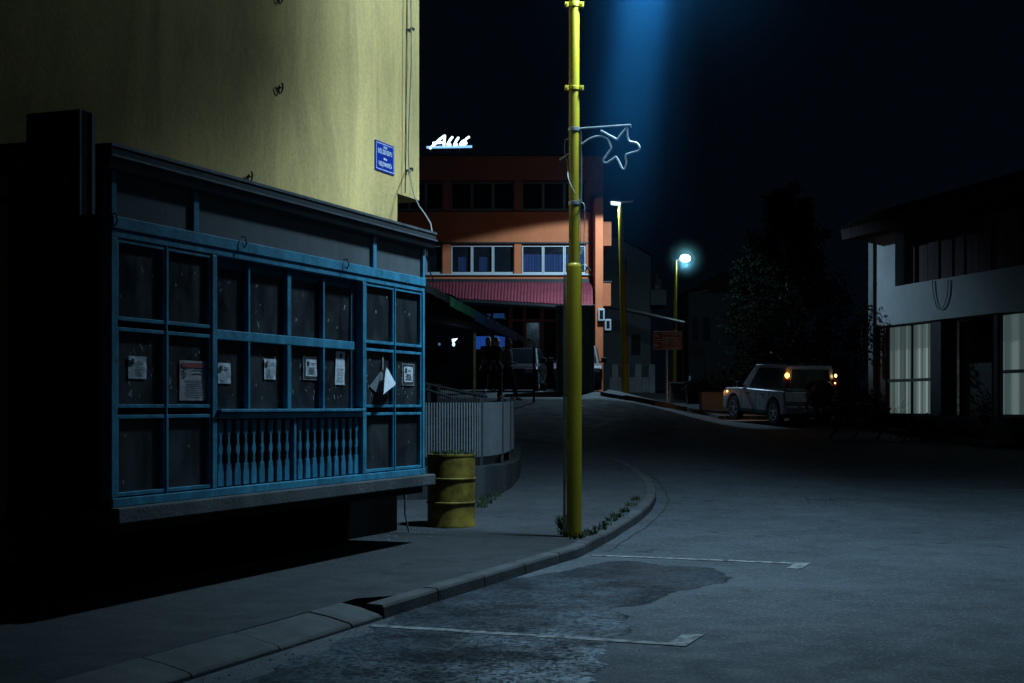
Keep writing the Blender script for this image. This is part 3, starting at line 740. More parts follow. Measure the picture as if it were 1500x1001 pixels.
# hanging light box beside the bay
uS = 8.02
pS = lambda px: (ray(px, 500) * (1 / ray(px, 500).dot(UD)) * uS)
v0s, v1s = pS(38).dot(ND), pS(117).dot(ND); Ys = pS(80).y
zt, zbt = H + (595 - 163) / F * Ys, H + (595 - 317) / F * Ys
lb = thing('projecting_sign', 'black projecting light box sign on two arms beside the blue bay', 'sign', W(uS, VW, zbt))
part('case', M['black'], lb, lambda m: m.wb(uS, uS + .14, v0s, v1s, zbt, zt), bevel=.008)
part('rim', M['metaltrim'], lb, lambda m: (m.wb(uS - .004, uS + .012, v1s - .012, v1s + .004, zbt, zt), m.wb(uS + .115, uS + .15, v1s + .001, v1s + .012, zbt + .02, zt - .01)))
part('arm', M['black'], lb, lambda m: m.wb(uS + .05, uS + .09, VW - .02, v0s + .002, zt - .22, zt - .185))
part('arm', M['black'], lb, lambda m: m.wb(uS + .05, uS + .09, VW - .02, v0s + .002, zbt + .12, zbt + .155))
def lt(m):
    c = lambda px, py: W(uS - .003, pS(px).dot(ND), H + (595 - py) / F * Ys)
    m.text('Y', .16, c(74, 233), ND, ZD, ND * 0); m.text('M', .19, c(88, 275), ND, ZD, ND * 0); m.text('B', .12, c(55, 206), ND, ZD, ND * 0)
part('lettering', mat('faded_sign_letters', (.05, .055, .06), .7, bmp=0), lb, lt, fix=False)

# ------------------------------------------------------------------ street lamps
LAMPCOL = (.46, .76, 1.0)
PB = gat(840, 787, 0); PB = Vector((.7, 16.03, 0))
HEADZ = 7.35
def spot(name, loc, dirv, watts, size, blend, parent, soft=.08, col=LAMPCOL):
    l = bpy.data.lights.new(name, 'SPOT'); l.energy = watts; l.color = col; l.spot_size = R(size); l.spot_blend = blend; l.shadow_soft_size = soft
    o = bpy.data.objects.new(name, l); COL.objects.link(o); o.parent = parent; o.location = Vector(loc) - ORG[parent.name]
    o.rotation_mode = 'QUATERNION'; o.rotation_quaternion = Vector(dirv).to_track_quat('-Z', 'Y'); return o
def point(name, loc, watts, parent, col, soft=.05):
    l = bpy.data.lights.new(name, 'POINT'); l.energy = watts; l.color = col; l.shadow_soft_size = soft
    o = bpy.data.objects.new(name, l); COL.objects.link(o); o.parent = parent; o.location = Vector(loc) - ORG[parent.name]; return o
lamp = thing('street_lamp', 'tall yellow lamp post standing at the kerb with a star decoration', 'street lamp', PB, 'yellow street lamps')
zc_ = H + (595 - 388) / F * 16.03
part('lower_pole', M['yellowpaint'], lamp, lambda m: m.lathe(PB, [(.086, -.05), (.086, zc_ - .03), (.083, zc_ - .008), (.07, zc_ + .012), (.055, zc_ + .02)], 28), smooth=50)
part('upper_pole', M['yellowpaint'], lamp, lambda m: m.lathe(PB, [(.061, zc_ + .015), (.058, HEADZ)], 24), smooth=50)
for py in (8, 130):
    z = H + (595 - py) / F * 16.03
    def cl(m):
        m.lathe(PB, [(.062, z - .022), (.069, z - .02), (.069, z + .02), (.062, z + .022)], 24)
        for s in (-1, 1):
            q = PB + Vector((.085 * s, -.02, z)); m.xb(q.x - .022, q.x + .022, q.y - .03, q.y + .03, z - .028, z + .028)
            m.tube([q + Vector((0, -.05, 0)), q + Vector((0, .05, 0))], .009, 6)
    part('clamp', M['yellowpaint'], lamp, cl, bevel=.003)
hd = W(PB.dot(UD), PB.dot(ND), 0) + ND * .98; hd.z = HEADZ
part('arm', M['yellowpaint'], lamp, lambda m: m.tube([PB + ZD * (HEADZ - .02), PB + ND * .3 + ZD * (HEADZ + .08), PB + ND * .75 + ZD * (HEADZ + .12)], .03, 12), smooth=60)
hp = part('lamp_head', M['lampbody'], lamp, lambda m: m.prism([(.62, .1), (.7, .2), (1.15, .17), (1.3, .08), (1.28, .02), (.64, .02)], PB + ZD * HEADZ - UD * .11, ND, ZD, UD * .22), bevel=.02)
part('diffuser', emis('lamp_head_glow', (.72, 1, 1), 6), hp, lambda m: m.prism([(.74, .018), (1.22, .018), (1.2, -.02), (.78, -.02)], PB + ZD * HEADZ - UD * .08, ND, ZD, UD * .16))
LA = PB + ND * .98 + ZD * (HEADZ - .1)
spot('street_lamp_light', LA, ND * .13 + UD * .03 - ZD, 2500, 137, .75, lamp, .3)
spot('street_lamp_light', LA, W(16.1, VW, 5.6) - LA, 1050, 112, 1.0, lamp, .34)
point('street_lamp_light', LA, 105, lamp, LAMPCOL, .1)
LB = PB + ND * 7.6 + UD * 1.6 + ZD * 7.3
spot('street_lamp_light', LB, W(14.6, -5.6, .6) - LB, 105, 64, 1.0, lamp, .15)
# thin conduit beside the pole and weeds root
part('conduit', M['galv'], lamp, lambda m: m.tube([PB + Vector((-.105, .12, -.02)), PB + Vector((-.1, .12, zc_ - .1))], .016, 8), smooth=60)

# star shaped rope light on a bracket
PN = UD
def sp(px, py): return onplane(px, py, PB, PN)
def zs(x, y): return sp(820 + x / 9.1, 160 + y / 9.1)
star = thing('star_decoration', 'rope light shooting star hanging from a bracket on the yellow pole', 'decoration', sp(838, 300))
part('bracket_arm', M['galv'], star, lambda m: m.tube([zs(130, 272), zs(380, 252), zs(880, 216), zs(950, 213)], .012, 8))
part('bracket_post', M['galv'], star, lambda m: m.tube([zs(282, 285), zs(286, 700), sp(851.2, 297)], .011, 8))
part('collar', M['galv'], star, lambda m: m.lathe((PB.x, PB.y, sp(840, 190).z), [(.062, -.02), (.068, -.018), (.068, .018), (.062, .02)], 20))
part('collar', M['galv'], star, lambda m: m.lathe((PB.x, PB.y, sp(840, 298).z), [(.061, -.02), (.067, -.018), (.067, .018), (.061, .02)], 20))
part('end_clip', M['galv'], star, lambda m: (m.tube([zs(880, 216), zs(905, 262)], .010, 6), m.tube([zs(945, 213), zs(950, 245)], .008, 6), m.tube([zs(375, 250), zs(385, 235)], .012, 6)))
def smooth_path(P, n=6):
    out = []
    for i in range(len(P) - 1):
        p0, p1, p2, p3 = P[max(i - 1, 0)], P[i], P[i + 1], P[min(i + 2, len(P) - 1)]
        for k in range(n):
            t = k / n; out.append(.5 * ((2 * p1) + (p2 - p0) * t + (2 * p0 - 5 * p1 + 4 * p2 - p3) * t * t + (3 * p1 - p0 - 3 * p2 + p3) * t ** 3))
    return out + [P[-1]]
s1 = [(545, 285), (600, 315), (690, 368), (755, 403), (772, 400), (800, 362), (850, 300), (882, 258)]
s2 = [(905, 255), (902, 310), (906, 372), (925, 425), (960, 440), (1005, 446), (1042, 470), (1062, 510), (1056, 548), (1030, 562), (950, 585), (892, 604), (880, 630), (888, 690), (885, 745), (868, 792), (845, 800), (825, 778), (790, 705), (752, 640), (730, 652), (670, 690), (625, 715), (590, 705), (588, 672), (630, 605), (676, 540), (686, 518), (672, 465), (650, 415), (630, 390)]
s3 = [(290, 470), (330, 440), (375, 408), (420, 385), (470, 366), (525, 360), (570, 363), (600, 376), (630, 390)]
for P_, r_ in ((s1, .0135), (s2, .0125), (s3, .0105)):
    part('rope_light', M['rope'], star, lambda m: m.tube(smooth_path([zs(x, y) for x, y in P_]), r_, 8), smooth=60)
part('back_stay', M['galv'], star, lambda m: m.tube([zs(70, 412), zs(140, 385)], .008, 6))
part('back_stay', M['galv'], star, lambda m: m.tube([zs(-5, 683), zs(140, 585)], .009, 6))
# loose wire and coil on the pole
wire = thing('loose_wire', 'thin pale wire hanging in loops on the yellow pole', 'wire', sp(850, 400))
part('wire', M['cable_l'], wire, lambda m: m.tube(smooth_path([zs(68, 415), zs(64, 520), zs(72, 600), zs(98, 690), zs(110, 760), sp(836, 262) - PN * .09, sp(845, 283) - PN * .1, sp(851, 296) - PN * .05, sp(848.5, 312), sp(851, 340), sp(848.5, 372), sp(850, 386)]), .0048, 6), smooth=60)
part('loop', M['cable_l'], wire, lambda m: m.tube(smooth_path([sp(848.5, 384), sp(848, 330), sp(850, 302), sp(853, 297), sp(856.5, 306), sp(855.5, 350), sp(856, 386)]), .0042, 6), smooth=60)
cc = sp(855, 392.5); ax_ = ND
part('coil', M['cable_l'], wire, lambda m: [m.tube([cc + ax_ * ((.035 + .002 * k) * math.cos(a)) + ZD * ((.035 + .002 * k) * math.sin(a)) + UD * (.008 * k) for a in [2 * math.pi * i / 20 for i in range(20)]], .0045, 6, closed=True) for k in range(3)], smooth=60)
part('plug', M['cable_d'], wire, lambda m: m.tube([sp(860, 391), sp(865, 397)], .012, 6))

# mist volume added under the lamp, beam of light shaped into its density
def glow():
    top = LA + Vector((-.02, 0, -.14)); ax = (onplane(890, 430, PB + ND * .7, PN) - top)
    L_ = ax.length; d = ax.normalized()
    m = MB(); seg = 32; vs = []; fs = []
    for j in range(9):
        t = j / 8; r = (.62 + .5 * t)
        for k in range(seg): vs.append(Vector((r * math.cos(2 * math.pi * k / seg), r * math.sin(2 * math.pi * k / seg), -L_ * t)))
    for j in range(8):
        for k in range(seg): l = (k + 1) % seg; fs.append((j * seg + k, j * seg + l, (j + 1) * seg + l, (j + 1) * seg + k))
    fs += [tuple(range(seg)), tuple(8 * seg + k for k in range(seg))[::-1]]
    m.add(vs, fs)
    mt = bpy.data.materials.new('lamp_beam_glow'); mt.use_nodes = True; nt = mt.node_tree; nt.nodes.clear()
    out = N(nt, 'ShaderNodeOutputMaterial'); pv = N(nt, 'ShaderNodeVolumePrincipled')
    pv.inputs['Color'].default_value = (.06, .46, 1.0, 1); pv.inputs['Anisotropy'].default_value = .0
    tc = N(nt, 'ShaderNodeTexCoord'); sx = N(nt, 'ShaderNodeSeparateXYZ'); nt.links.new(tc.outputs['Object'], sx.inputs[0])
    def math_(op, a, b=None):
        n = N(nt, 'ShaderNodeMath', operation=op)
        for s_, v in ((0, a), (1, b)):
            if v is None: continue
            if isinstance(v, (int, float)): n.inputs[s_].default_value = v
            else: nt.links.new(v, n.inputs[s_])
        return n.outputs[0]
    r2 = math_('ADD', math_('MULTIPLY', sx.outputs[0], sx.outputs[0]), math_('MULTIPLY', sx.outputs[1], sx.outputs[1]))
    r_ = math_('SQRT', r2)
    rad = math_('ADD', math_('MULTIPLY', sx.outputs[2], -.5 / L_), .62)
    q = math_('DIVIDE', r_, rad)
    mr = N(nt, 'ShaderNodeMapRange', interpolation_type='SMOOTHSTEP'); mr.inputs[1].default_value = .0; mr.inputs[2].default_value = 1.0; mr.inputs[3].default_value = .30; mr.inputs[4].default_value = 0
    nt.links.new(q, mr.inputs[0])
    mc = N(nt, 'ShaderNodeMapRange', interpolation_type='SMOOTHSTEP'); mc.inputs[1].default_value = .16; mc.inputs[2].default_value = .54; mc.inputs[3].default_value = .85; mc.inputs[4].default_value = 0
    nt.links.new(q, mc.inputs[0]); prof_ = math_('ADD', mr.outputs[0], mc.outputs[0])
    # thins out downward
    mz = N(nt, 'ShaderNodeMapRange', interpolation_type='SMOOTHSTEP'); mz.inputs[1].default_value = -L_; mz.inputs[2].default_value = -L_ * .5; mz.inputs[3].default_value = 0; mz.inputs[4].default_value = 1
    nt.links.new(sx.outputs[2], mz.inputs[0])
    den = math_('MULTIPLY', math_('MULTIPLY', prof_, mz.outputs[0]), BEAM_DENSITY)
    nt.links.new(den, pv.inputs['Density']); nt.links.new(pv.outputs[0], out.inputs['Volume'])
    o = m.build('glow', mt, org=top, local=True); o.rotation_mode = 'QUATERNION'; o.rotation_quaternion = d.to_track_quat('-Z', 'Y')
    tag(o, 'added blue mist in the beam below the lamp head', 'glow', kind='stuff')
BEAM_DENSITY = .064
glow()
def halo(c, rad, dens, lab='added teal mist round the glaring round lamp', colr=(.35, .85, 1, 1)):  # added sphere volume; the lens glow round a lamp is its density
    mt = bpy.data.materials.new('halo_glow'); mt.use_nodes = True; nt = mt.node_tree; nt.nodes.clear()
    out = N(nt, 'ShaderNodeOutputMaterial'); pv = N(nt, 'ShaderNodeVolumePrincipled'); pv.inputs['Color'].default_value = colr
    tc = N(nt, 'ShaderNodeTexCoord'); ln = N(nt, 'ShaderNodeVectorMath', operation='LENGTH'); nt.links.new(tc.outputs['Object'], ln.inputs[0])
    mr = N(nt, 'ShaderNodeMapRange', interpolation_type='SMOOTHSTEP'); mr.inputs[1].default_value = 0; mr.inputs[2].default_value = rad; mr.inputs[3].default_value = 1; mr.inputs[4].default_value = 0
    nt.links.new(ln.outputs['Value'], mr.inputs[0]); pw = N(nt, 'ShaderNodeMath', operation='POWER'); nt.links.new(mr.outputs[0], pw.inputs[0]); pw.inputs[1].default_value = 3.0
    ml = N(nt, 'ShaderNodeMath', operation='MULTIPLY'); nt.links.new(pw.outputs[0], ml.inputs[0]); ml.inputs[1].default_value = dens; nt.links.new(ml.outputs[0], pv.inputs['Density']); nt.links.new(pv.outputs[0], out.inputs['Volume'])
    m = MB(); m.ball(c, rad, rad, rad, 20, 14); tag(m.build('glow', mt, org=c), lab, 'glow', kind='stuff')

# second lamp beside the orange building, third lamp further up the road
def far_lamp(name_lab, base, top, head, Yh, two):
    root = thing('street_lamp', name_lab, 'street lamp', base, 'yellow street lamps')
    part('pole', M['yellowpaint'], root, lambda m: m.tube([base - ZD * .3, base.lerp(top, .5), top], [.13, .11, .085], 16), smooth=60)
    return root
Y2 = 49.0
b2 = at(916, 566, Y2); t2 = at(909, 303, Y2); h2 = at(901, 297, Y2)
l2 = far_lamp('slim leaning yellow lamp post beside the orange building', b2, t2, h2, Y2, True)
part('arm', M['lampbody'], l2, lambda m: m.tube([t2, at(908, 298, Y2), at(904, 297, Y2)], .04, 8))
hh = part('lamp_head', M['lampbody'], l2, lambda m: m.box3(at(894, 296.5, Y2) + Vector((0, -.15, 0)), Vector((.42, 0, -.02)), Vector((0, .3, 0)), ZD * .09), bevel=.02)
part('diffuser', M['whitelight_soft'], hh, lambda m: m.box3(at(895.5, 297, Y2) + Vector((0, -.11, -.055)), Vector((.3, 0, -.02)), Vector((0, .22, 0)), ZD * .05))
part('spare_head', M['lampbody'], l2, lambda m: m.box3(at(909, 297.5, Y2) + Vector((0, -.14, 0)), Vector((.45, 0, .04)), Vector((0, .28, 0)), ZD * .08), bevel=.02)
s13 = math.sin(R(19.9))
spot('street_lamp_light', h2 + Vector((-.05, .1, -.12)), (0, s13, -math.cos(R(19.9))), 1250, 147, .1, l2, .06)
spot('street_lamp_light', at(914, 299, Y2) + Vector((.1, -.15, -.15)), (.60, -.73, -.31), 3900, 29, 1.0, l2, .06)
spot('street_lamp_light', h2 + Vector((-.05, -.1, -.13)), (-.48, -.5, -.72), 720, 86, .8, l2, .06)
point('street_lamp_light', h2 + Vector((-.1, -.1, -.16)), 27, l2, LAMPCOL, .1)
Y3 = 78.0
b3 = at(988, 585, Y3); t3 = at(989.5, 382, Y3); h3 = at(1004, 378.5, Y3)
l3 = far_lamp('slim yellow lamp post with a glaring round lamp behind the brown signs', b3, t3, h3, Y3, False)
part('arm', M['lampbody'], l3, lambda m: m.tube([t3, at(993, 380.5, Y3), at(998, 379.5, Y3)], .045, 8))
part('lamp_head', M['whitelight'], l3, lambda m: m.ball(h3, .27, .25, .2), smooth=180)
halo(h3, 1.7, .16)
halo(LA + Vector((.3, 0, -.6)), 3.1, .004, 'added faint blue mist round the lamp head above the star', (.1, .5, 1, 1))  # added sphere for the lens flare round the near lamp
point('street_lamp_light', h3 + Vector((.0, -.05, -.42)), 80, l3, LAMPCOL, .1)

# ------------------------------------------------------------------ oil drum, fence, weeds
def blades(m, c, rad, n, h, q, spread=.5):
    for _ in range(n):
        a = q.uniform(0, 6.28); r = rad * math.sqrt(q.random()); p = Vector(c) + Vector((r * math.cos(a), r * math.sin(a), 0))
        p.z = c[2]; b = q.uniform(0, 6.28); hh = h * q.uniform(.4, 1.1); w = hh * q.uniform(.06, .16)
        t = Vector((math.cos(b), math.sin(b), 0)); l = Vector((q.gauss(0, spread), q.gauss(0, spread), 0)) * hh
        m.add([p - t * w, p + t * w, p + l * .4 + ZD * hh * .6 + t * w * .8, p + l + ZD * hh, p + l * .4 + ZD * hh * .6 - t * w * .8], [(0, 1, 2, 3, 4)])
dc = at(660, 779, 17.15); dc = Vector((dc.x, 17.35, 0)); dr = .29
drum = thing('oil_drum', 'rusty yellow oil drum planter beside the end of the blue bay', 'drum', dc)
prof = [(dr - .004, 0), (dr + .004, .008), (dr + .004, .03), (dr, .04), (dr, .285), (dr + .016, .295), (dr + .016, .305), (dr, .315), (dr, .575), (dr + .016, .585), (dr + .016, .595), (dr, .605), (dr, .855), (dr + .008, .865), (dr + .008, .885), (dr - .012, .888), (dr - .014, .82)]
part('shell', M['drum'], drum, lambda m: m.lathe(dc, prof, 48), smooth=35)
part('soil', M['soil'], drum, lambda m: m.lathe(dc, [(dr - .016, .80), (dr - .016, .83), (.01, .85)], 24))
part('weeds', M['grass'], drum, lambda m: blades(m, dc + ZD * .84, .24, 190, .1, random.Random(3)), fix=False)

fpx = [(560, 20.5), (622, 20.55), (690, 20.6), (708, 20.8), (724, 21.2), (737, 21.8), (746, 22.6), (751.5, 23.5), (752.5, 24.6), (750, 26)]
fp = resample([at(px, 595, Y).xy for px, Y in fpx], .0395)
lw = MB(); vs = []; fs = []
sub = fp[::6]
for i, p in enumerate(sub):
    n = inward(sub, i); zt_ = max(.6, g(*p) + .28)
    for w in (-.12, .12):
        for z in (-.4, zt_): q_ = p + n * w; vs.append((q_.x, q_.y, z))
for i in range(len(sub) - 1):
    a, b = i * 4, i * 4 + 4
    fs += [(a, a + 1, b + 1, b), (a + 1, a + 3, b + 3, b + 1), (a + 3, a + 2, b + 2, b + 3)]
fs += [(0, 2, 3, 1)]; e = (len(sub) - 1) * 4; fs += [(e, e + 1, e + 3, e + 2)]
lw.add(vs, fs); tag(lw.build('low_wall', mat('dark_wall_concrete', (.03, .033, .033), .9, var=.6, sc=3, stretch=(1, 1, .3), bmp=.6, bsc=30), bevel=.01), 'low stained concrete wall curving under the white bar fence', 'wall')  # plain dark base with streaky random tone
fz0, fz1 = .70, 1.55
fen = thing('bar_fence', 'curved metal fence of closely set pale vertical bars', 'fence', (fp[60].x, fp[60].y, .6))
zt_of = lambda p: (p.y - 20.6) * .012
cnt = 0
bars_rest = MB()
start = next(i for i, p in enumerate(fp) if (p.x / p.y * F + CX) > 612)
for i in range(start, len(fp) - 2):
    p = fp[i]; n = inward(fp, i); t = (fp[i + 1] - fp[i - 1]).normalized(); dz = zt_of(p)
    if (i - start) % 26 == 25: continue
    a3 = Vector((t.x, t.y, 0)); n3 = Vector((n.x, n.y, 0))
    o_ = Vector((p.x, p.y, fz0 + .03 + dz)) - a3 * .009 - n3 * .004
    if cnt < 97:
        part('bar', M['fence'], fen, lambda m: m.box3(o_, a3 * .018, n3 * .008, ZD * (fz1 - fz0 - .06)))
    else: bars_rest.box3(o_, a3 * .018, n3 * .008, ZD * (fz1 - fz0 - .06))
    cnt += 1
if bars_rest.v: tag(bars_rest.build('bars', M['fence'], fen), kind='stuff')
for zz, hh_ in ((fz0, .022), (fz1 - .02, .045)):
    part('rail', M['fence_d'], fen, lambda m: m.tube([Vector((p.x, p.y, zz + zt_of(p))) for p in fp[start - 40::5]], hh_ / 2 + .006, 6))
for i in range(start + 25, len(fp) - 2, 26):
    p = fp[i]; part('post', M['fence_d'], fen, lambda m: m.xb(p.x - .02, p.x + .02, p.y - .02, p.y + .02, .55, fz1 + .03 + zt_of(p)))
wq = random.Random(5)
def weeds(name, pts, n, h, spread, lab):
    m = MB()
    for x, y in pts:
        p = gat(x, y, 0); 
        blades(m, (p.x, p.y, g(p.x, p.y) - .01), spread, n, h, wq)
    tag(m.build(name, M['grass'], fix=False), lab, 'weeds', kind='stuff')
weeds('weeds', [(702 + 6 * k, 743 - 5.2 * k) for k in range(9)], 40, .09, .13, 'weeds along the foot of the low concrete wall')
weeds('weeds', [(828, 783), (835, 786), (846, 789), (856, 786), (866, 782), (878, 776), (888, 770), (898, 763), (906, 757), (914, 750), (925, 741), (929, 733)], 42, .075, .09, 'weeds between kerb and pavement by the yellow pole')
weeds('weeds', [(826, 774), (829, 770), (830, 778)], 50, .16, .06, 'taller weeds at the back of the yellow pole')
# crumbs of grit and leaves
m = MB(); q = random.Random(11)
def crumb(p, s):
    a = q.uniform(0, 6); t = Vector((math.cos(a), math.sin(a), 0)); n = Vector((-t.y, t.x, 0))
    m.add([p - t * s, p + n * s * .7, p + t * s * q.uniform(.6, 1.3), p - n * s * .6, p + ZD * s * .7], [(0, 1, 4), (1, 2, 4), (2, 3, 4), (3, 0, 4)])
for _ in range(150):
    u = q.uniform(8, 15.3); crumb(W(u, VW + abs(q.gauss(.1, .25)) + .1, .0), q.uniform(.004, .014))
for _ in range(140):
    u = q.uniform(6, 15.5); crumb(W(u, VK + abs(q.gauss(.02, .12)) + .05, -KH + .002), q.uniform(.004, .013))
for _ in range(110):
    p = gat(q.uniform(650, 1480), q.uniform(715, 990), -KH)
    if Vector((p.x, p.y, 0)).dot(ND) > VK + .2: crumb(p, q.uniform(.004, .012))
tag(m.build('grit', M['concrete'], org=(0, 0, 0), fix=False), 'grit and crumbs scattered on road and pavement', 'grit', kind='stuff')

# ------------------------------------------------------------------ orange building
YB = 54.0; k_ = YB / F
X = lambda px: (px - CX) * k_
Z = lambda py: H + (HY - py) * k_
ob = thing('orange_building', 'three storey orange hotel with window bands and pink tiled lean-to roof', 'building', (-1, YB, g(0, 62)))
xl, xr = X(470), X(880)
part('wall', M['orange'], ob, lambda m: (m.xb(xl, X(866), YB, YB + 12, Z(355.5), Z(311)), m.xb(xl, X(866), YB + .02, YB + 12, Z(412), Z(402.5))))
part('upper_wall', M['orange_shaded'], ob, lambda m: (m.xb(xl, X(884), YB + .004, YB + 12, Z(264), Z(229)), m.xb(X(866) + .003, X(884), YB + .3, YB + 12, 1.5, Z(264) - .003)))
part('parapet', M['gutter'], ob, lambda m: m.xb(xl, X(885), YB - .06, YB + 12.05, Z(229) + .002, Z(227)))
part('window_recess', M['orange_shaded'], ob, lambda m: (m.xb(xl, X(865), YB + .26, YB + 11.5, Z(401.5), Z(356.5)), m.xb(xl, X(865), YB + .26, YB + 11.5, Z(310.5), Z(264.5))))
groups = [(575, 648, 3), (660.5, 753, 3), (764.5, 858, 3)]
for (ya, yb_, lit) in ((360, 401, 1), (267, 308, 0)):
    for (a, b, n) in groups:
        w = (b - a) / n
        for k in range(n):
            x0, x1 = a + w * k + .3, a + w * (k + 1) - .3
            f = 2.6
            fm = M['whiteframe'] if lit else M['greywall']  # unlit row gets grey frames, its shade put into their colour
            def frm(m):
                m.xb(X(x0), X(x1), YB + .1, YB + .17, Z(yb_), Z(yb_ - f)); m.xb(X(x0), X(x1), YB + .1, YB + .17, Z(ya + 1.2), Z(ya))
                m.xb(X(x0), X(x0 + 1.6), YB + .102, YB + .168, Z(yb_ - f), Z(ya + 1.2)); m.xb(X(x1 - 1.6), X(x1), YB + .102, YB + .168, Z(yb_ - f), Z(ya + 1.2))
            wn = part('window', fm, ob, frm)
            part('pane', M['glass'], wn, lambda m: m.xb(X(x0 + .8), X(x1 - .8), YB + .2, YB + .21, Z(yb_ - 1), Z(ya + .6)))
            if lit and (a > 700 or (a > 600 and k != 2)):
                c0, c1 = (x0 + 2, x1 - 3 + (k % 2)) if a > 700 else (x0 + 10, x0 + 22)
                part('curtain', M['curtain'], wn, lambda m: m.grid(lambda s, t: Vector((X(c0 + (c1 - c0) * s), YB + .188 - .008 * math.sin(s * 40), Z(yb_ - 4) + (Z(ya + (12 if a > 700 else 16)) - Z(yb_ - 4)) * t)), 40, 1), fix=False, smooth=180)
    for (x0, x1) in ((648.4, 660), (753.4, 764), (858.5, 866)):
        part('pier', M['orange'] if lit else M['orange_shaded'], ob, lambda m: m.xb(X(x0), X(x1), YB + .006, YB + .258, Z(yb_ + .3), Z(ya - 3.5)))
part('cornice', M['gutter'], ob, lambda m: m.xb(xl, X(866), YB - .10, YB - .002, Z(357.2), Z(355.2)))
part('window_ledge', M['whiteframe'], ob, lambda m: m.xb(xl, X(870), YB - .14, YB + .25, Z(403.6), Z(401.8)))
part('gutter', M['gutter'], ob, lambda m: m.xb(xl, X(864), YB - .22, YB - .005, Z(415.5), Z(409.5)))
part('pilaster', M['orange'], ob, lambda m: m.xb(X(868.5), X(880), YB - 1.5, YB + .29, 1.5, Z(298)), bevel=.03)
part('balcony', M['orange'], ob, lambda m: m.xb(X(880) + .004, X(895), YB - .2, YB + 3.5, Z(361), Z(326)))
bl_ = part('balcony', M['orange'], ob, lambda m: m.xb(X(880) + .004, X(894), YB - .3, YB + 3.5, Z(449), Z(415)))
part('coping', M['gutter'], bl_, lambda m: m.xb(X(880) + .01, X(895.5), YB - .36, YB + 3.55, Z(415) + .002, Z(413)))
# pink tiled lean-to roof
A_, B_ = at(600, 415, YB - .06), at(868, 415, YB - .06); C_, D_ = at(600, 434, YB - 1.2), at(868.5, 449, YB - 2.9)
def tilefn(s, t):
    top = A_.lerp(B_, s); bot = C_.lerp(D_, s); p = top.lerp(bot, t)
    return p + Vector((0, -.02, .032 * abs(math.sin(s * 56 * math.pi)) + .075 * (1 - (t * 11) % 1 if t < .999 else 0)))
part('lean_to_roof', M['tile'], ob, lambda m: m.grid(tilefn, 336, 55), fix=False, smooth=50)
part('eave', M['gutter'], ob, lambda m: m.tube([C_ + Vector((0, -.02, -.1)), D_ + Vector((0, -.02, -.1))], .09, 8))
# ground floor
part('ground_floor_wall', M['darkhouse'], ob, lambda m: m.xb(xl, X(866), YB + .6, YB + 11, 1.5, Z(413)))
for (x0, x1) in ((745, 751), (766, 771), (791, 797), (815, 819)):
    part('pillar', M['orange_shaded'], ob, lambda m: m.xb(X(x0), X(x1), YB + .2, YB + .59, 1.8, Z(449)))
part('beam', M['orange_shaded'], ob, lambda m: m.xb(X(751), X(818), YB + .22, YB + .58, Z(471), Z(467)))
part('door', M['glass'], ob, lambda m: m.xb(X(771.5), X(790.5), YB + .52, YB + .56, 2.1, Z(472)))
for (x0, x1, y0, y1, mm) in ((702.5, 718.5, 459, 464.5, 'winblue2'), (722.5, 739, 458, 465, 'winblue2'), (696.5, 718, 492, 511, 'winblue'), (724, 740, 490.5, 507, 'winblue')):
    w = part('window', M['glass'], ob, lambda m: m.xb(X(x0) - .06, X(x1) + .06, YB + .54, YB + .6, Z(y1) - .06, Z(y0) + .06))
    def pn(m):
        n = 6
        for k in range(n):
            xa = x0 + (x1 - x0) * k / n; m.xb(X(xa), X(x0 + (x1 - x0) * (k + 1) / n) - .012, YB + .5, YB + .539, Z(y1), Z(y0))
    part('pane', M[mm], w, pn)

# neon sign on the roof
ns = thing('neon_sign', 'glowing white script sign with underline on the hotel roof', 'sign', (X(658), YB + .8, Z(227)))
YN = YB + .8
def nz_(x, y): return at(615 + x / 16.667, 185 + y / 16.667, YN)
def stroke(m, P, r): m.tube(smooth_path([nz_(x, y) for x, y in P], 5), r, 8); m.ball(nz_(*P[0]), r, r, r, 8, 6); m.ball(nz_(*P[-1]), r, r, r, 8, 6)
rr = .047
part('letter', M['neon'], ns, lambda m: (stroke(m, [(255, 535), (330, 470), (430, 375), (520, 295), (605, 238)], rr), stroke(m, [(608, 240), (600, 330), (592, 400), (590, 462)], rr), stroke(m, [(335, 410), (430, 408), (590, 395)], rr * .9)), smooth=60)
part('letter', M['neon'], ns, lambda m: stroke(m, [(790, 275), (745, 330), (700, 405), (682, 450), (700, 464), (738, 452)], rr), smooth=60)
part('letter', M['neon'], ns, lambda m: stroke(m, [(935, 290), (895, 350), (862, 415), (846, 452), (864, 464), (900, 452)], rr), smooth=60)
part('letter', M['neon'], ns, lambda m: stroke(m, [(985, 430), (1060, 405), (1118, 365), (1070, 352), (1005, 405), (990, 450), (1040, 468), (1100, 450), (1140, 415)], rr * .8), smooth=60)
part('accent', M['neon'], ns, lambda m: stroke(m, [(1128, 312), (1195, 268)], rr * .95), smooth=60)
part('underline', M['neonblue'], ns, lambda m: m.tube([nz_(165, 518), nz_(700, 510), nz_(1275, 500)], .045, 8), smooth=60)
for x in (260, 640, 980, 1220): part('support', M['fence_d'], ns, lambda m: m.tube([nz_(x, 515) + Vector((0, .06, 0)), Vector((nz_(x, 0).x, YN + .06, Z(227) - .05))], .03, 6))

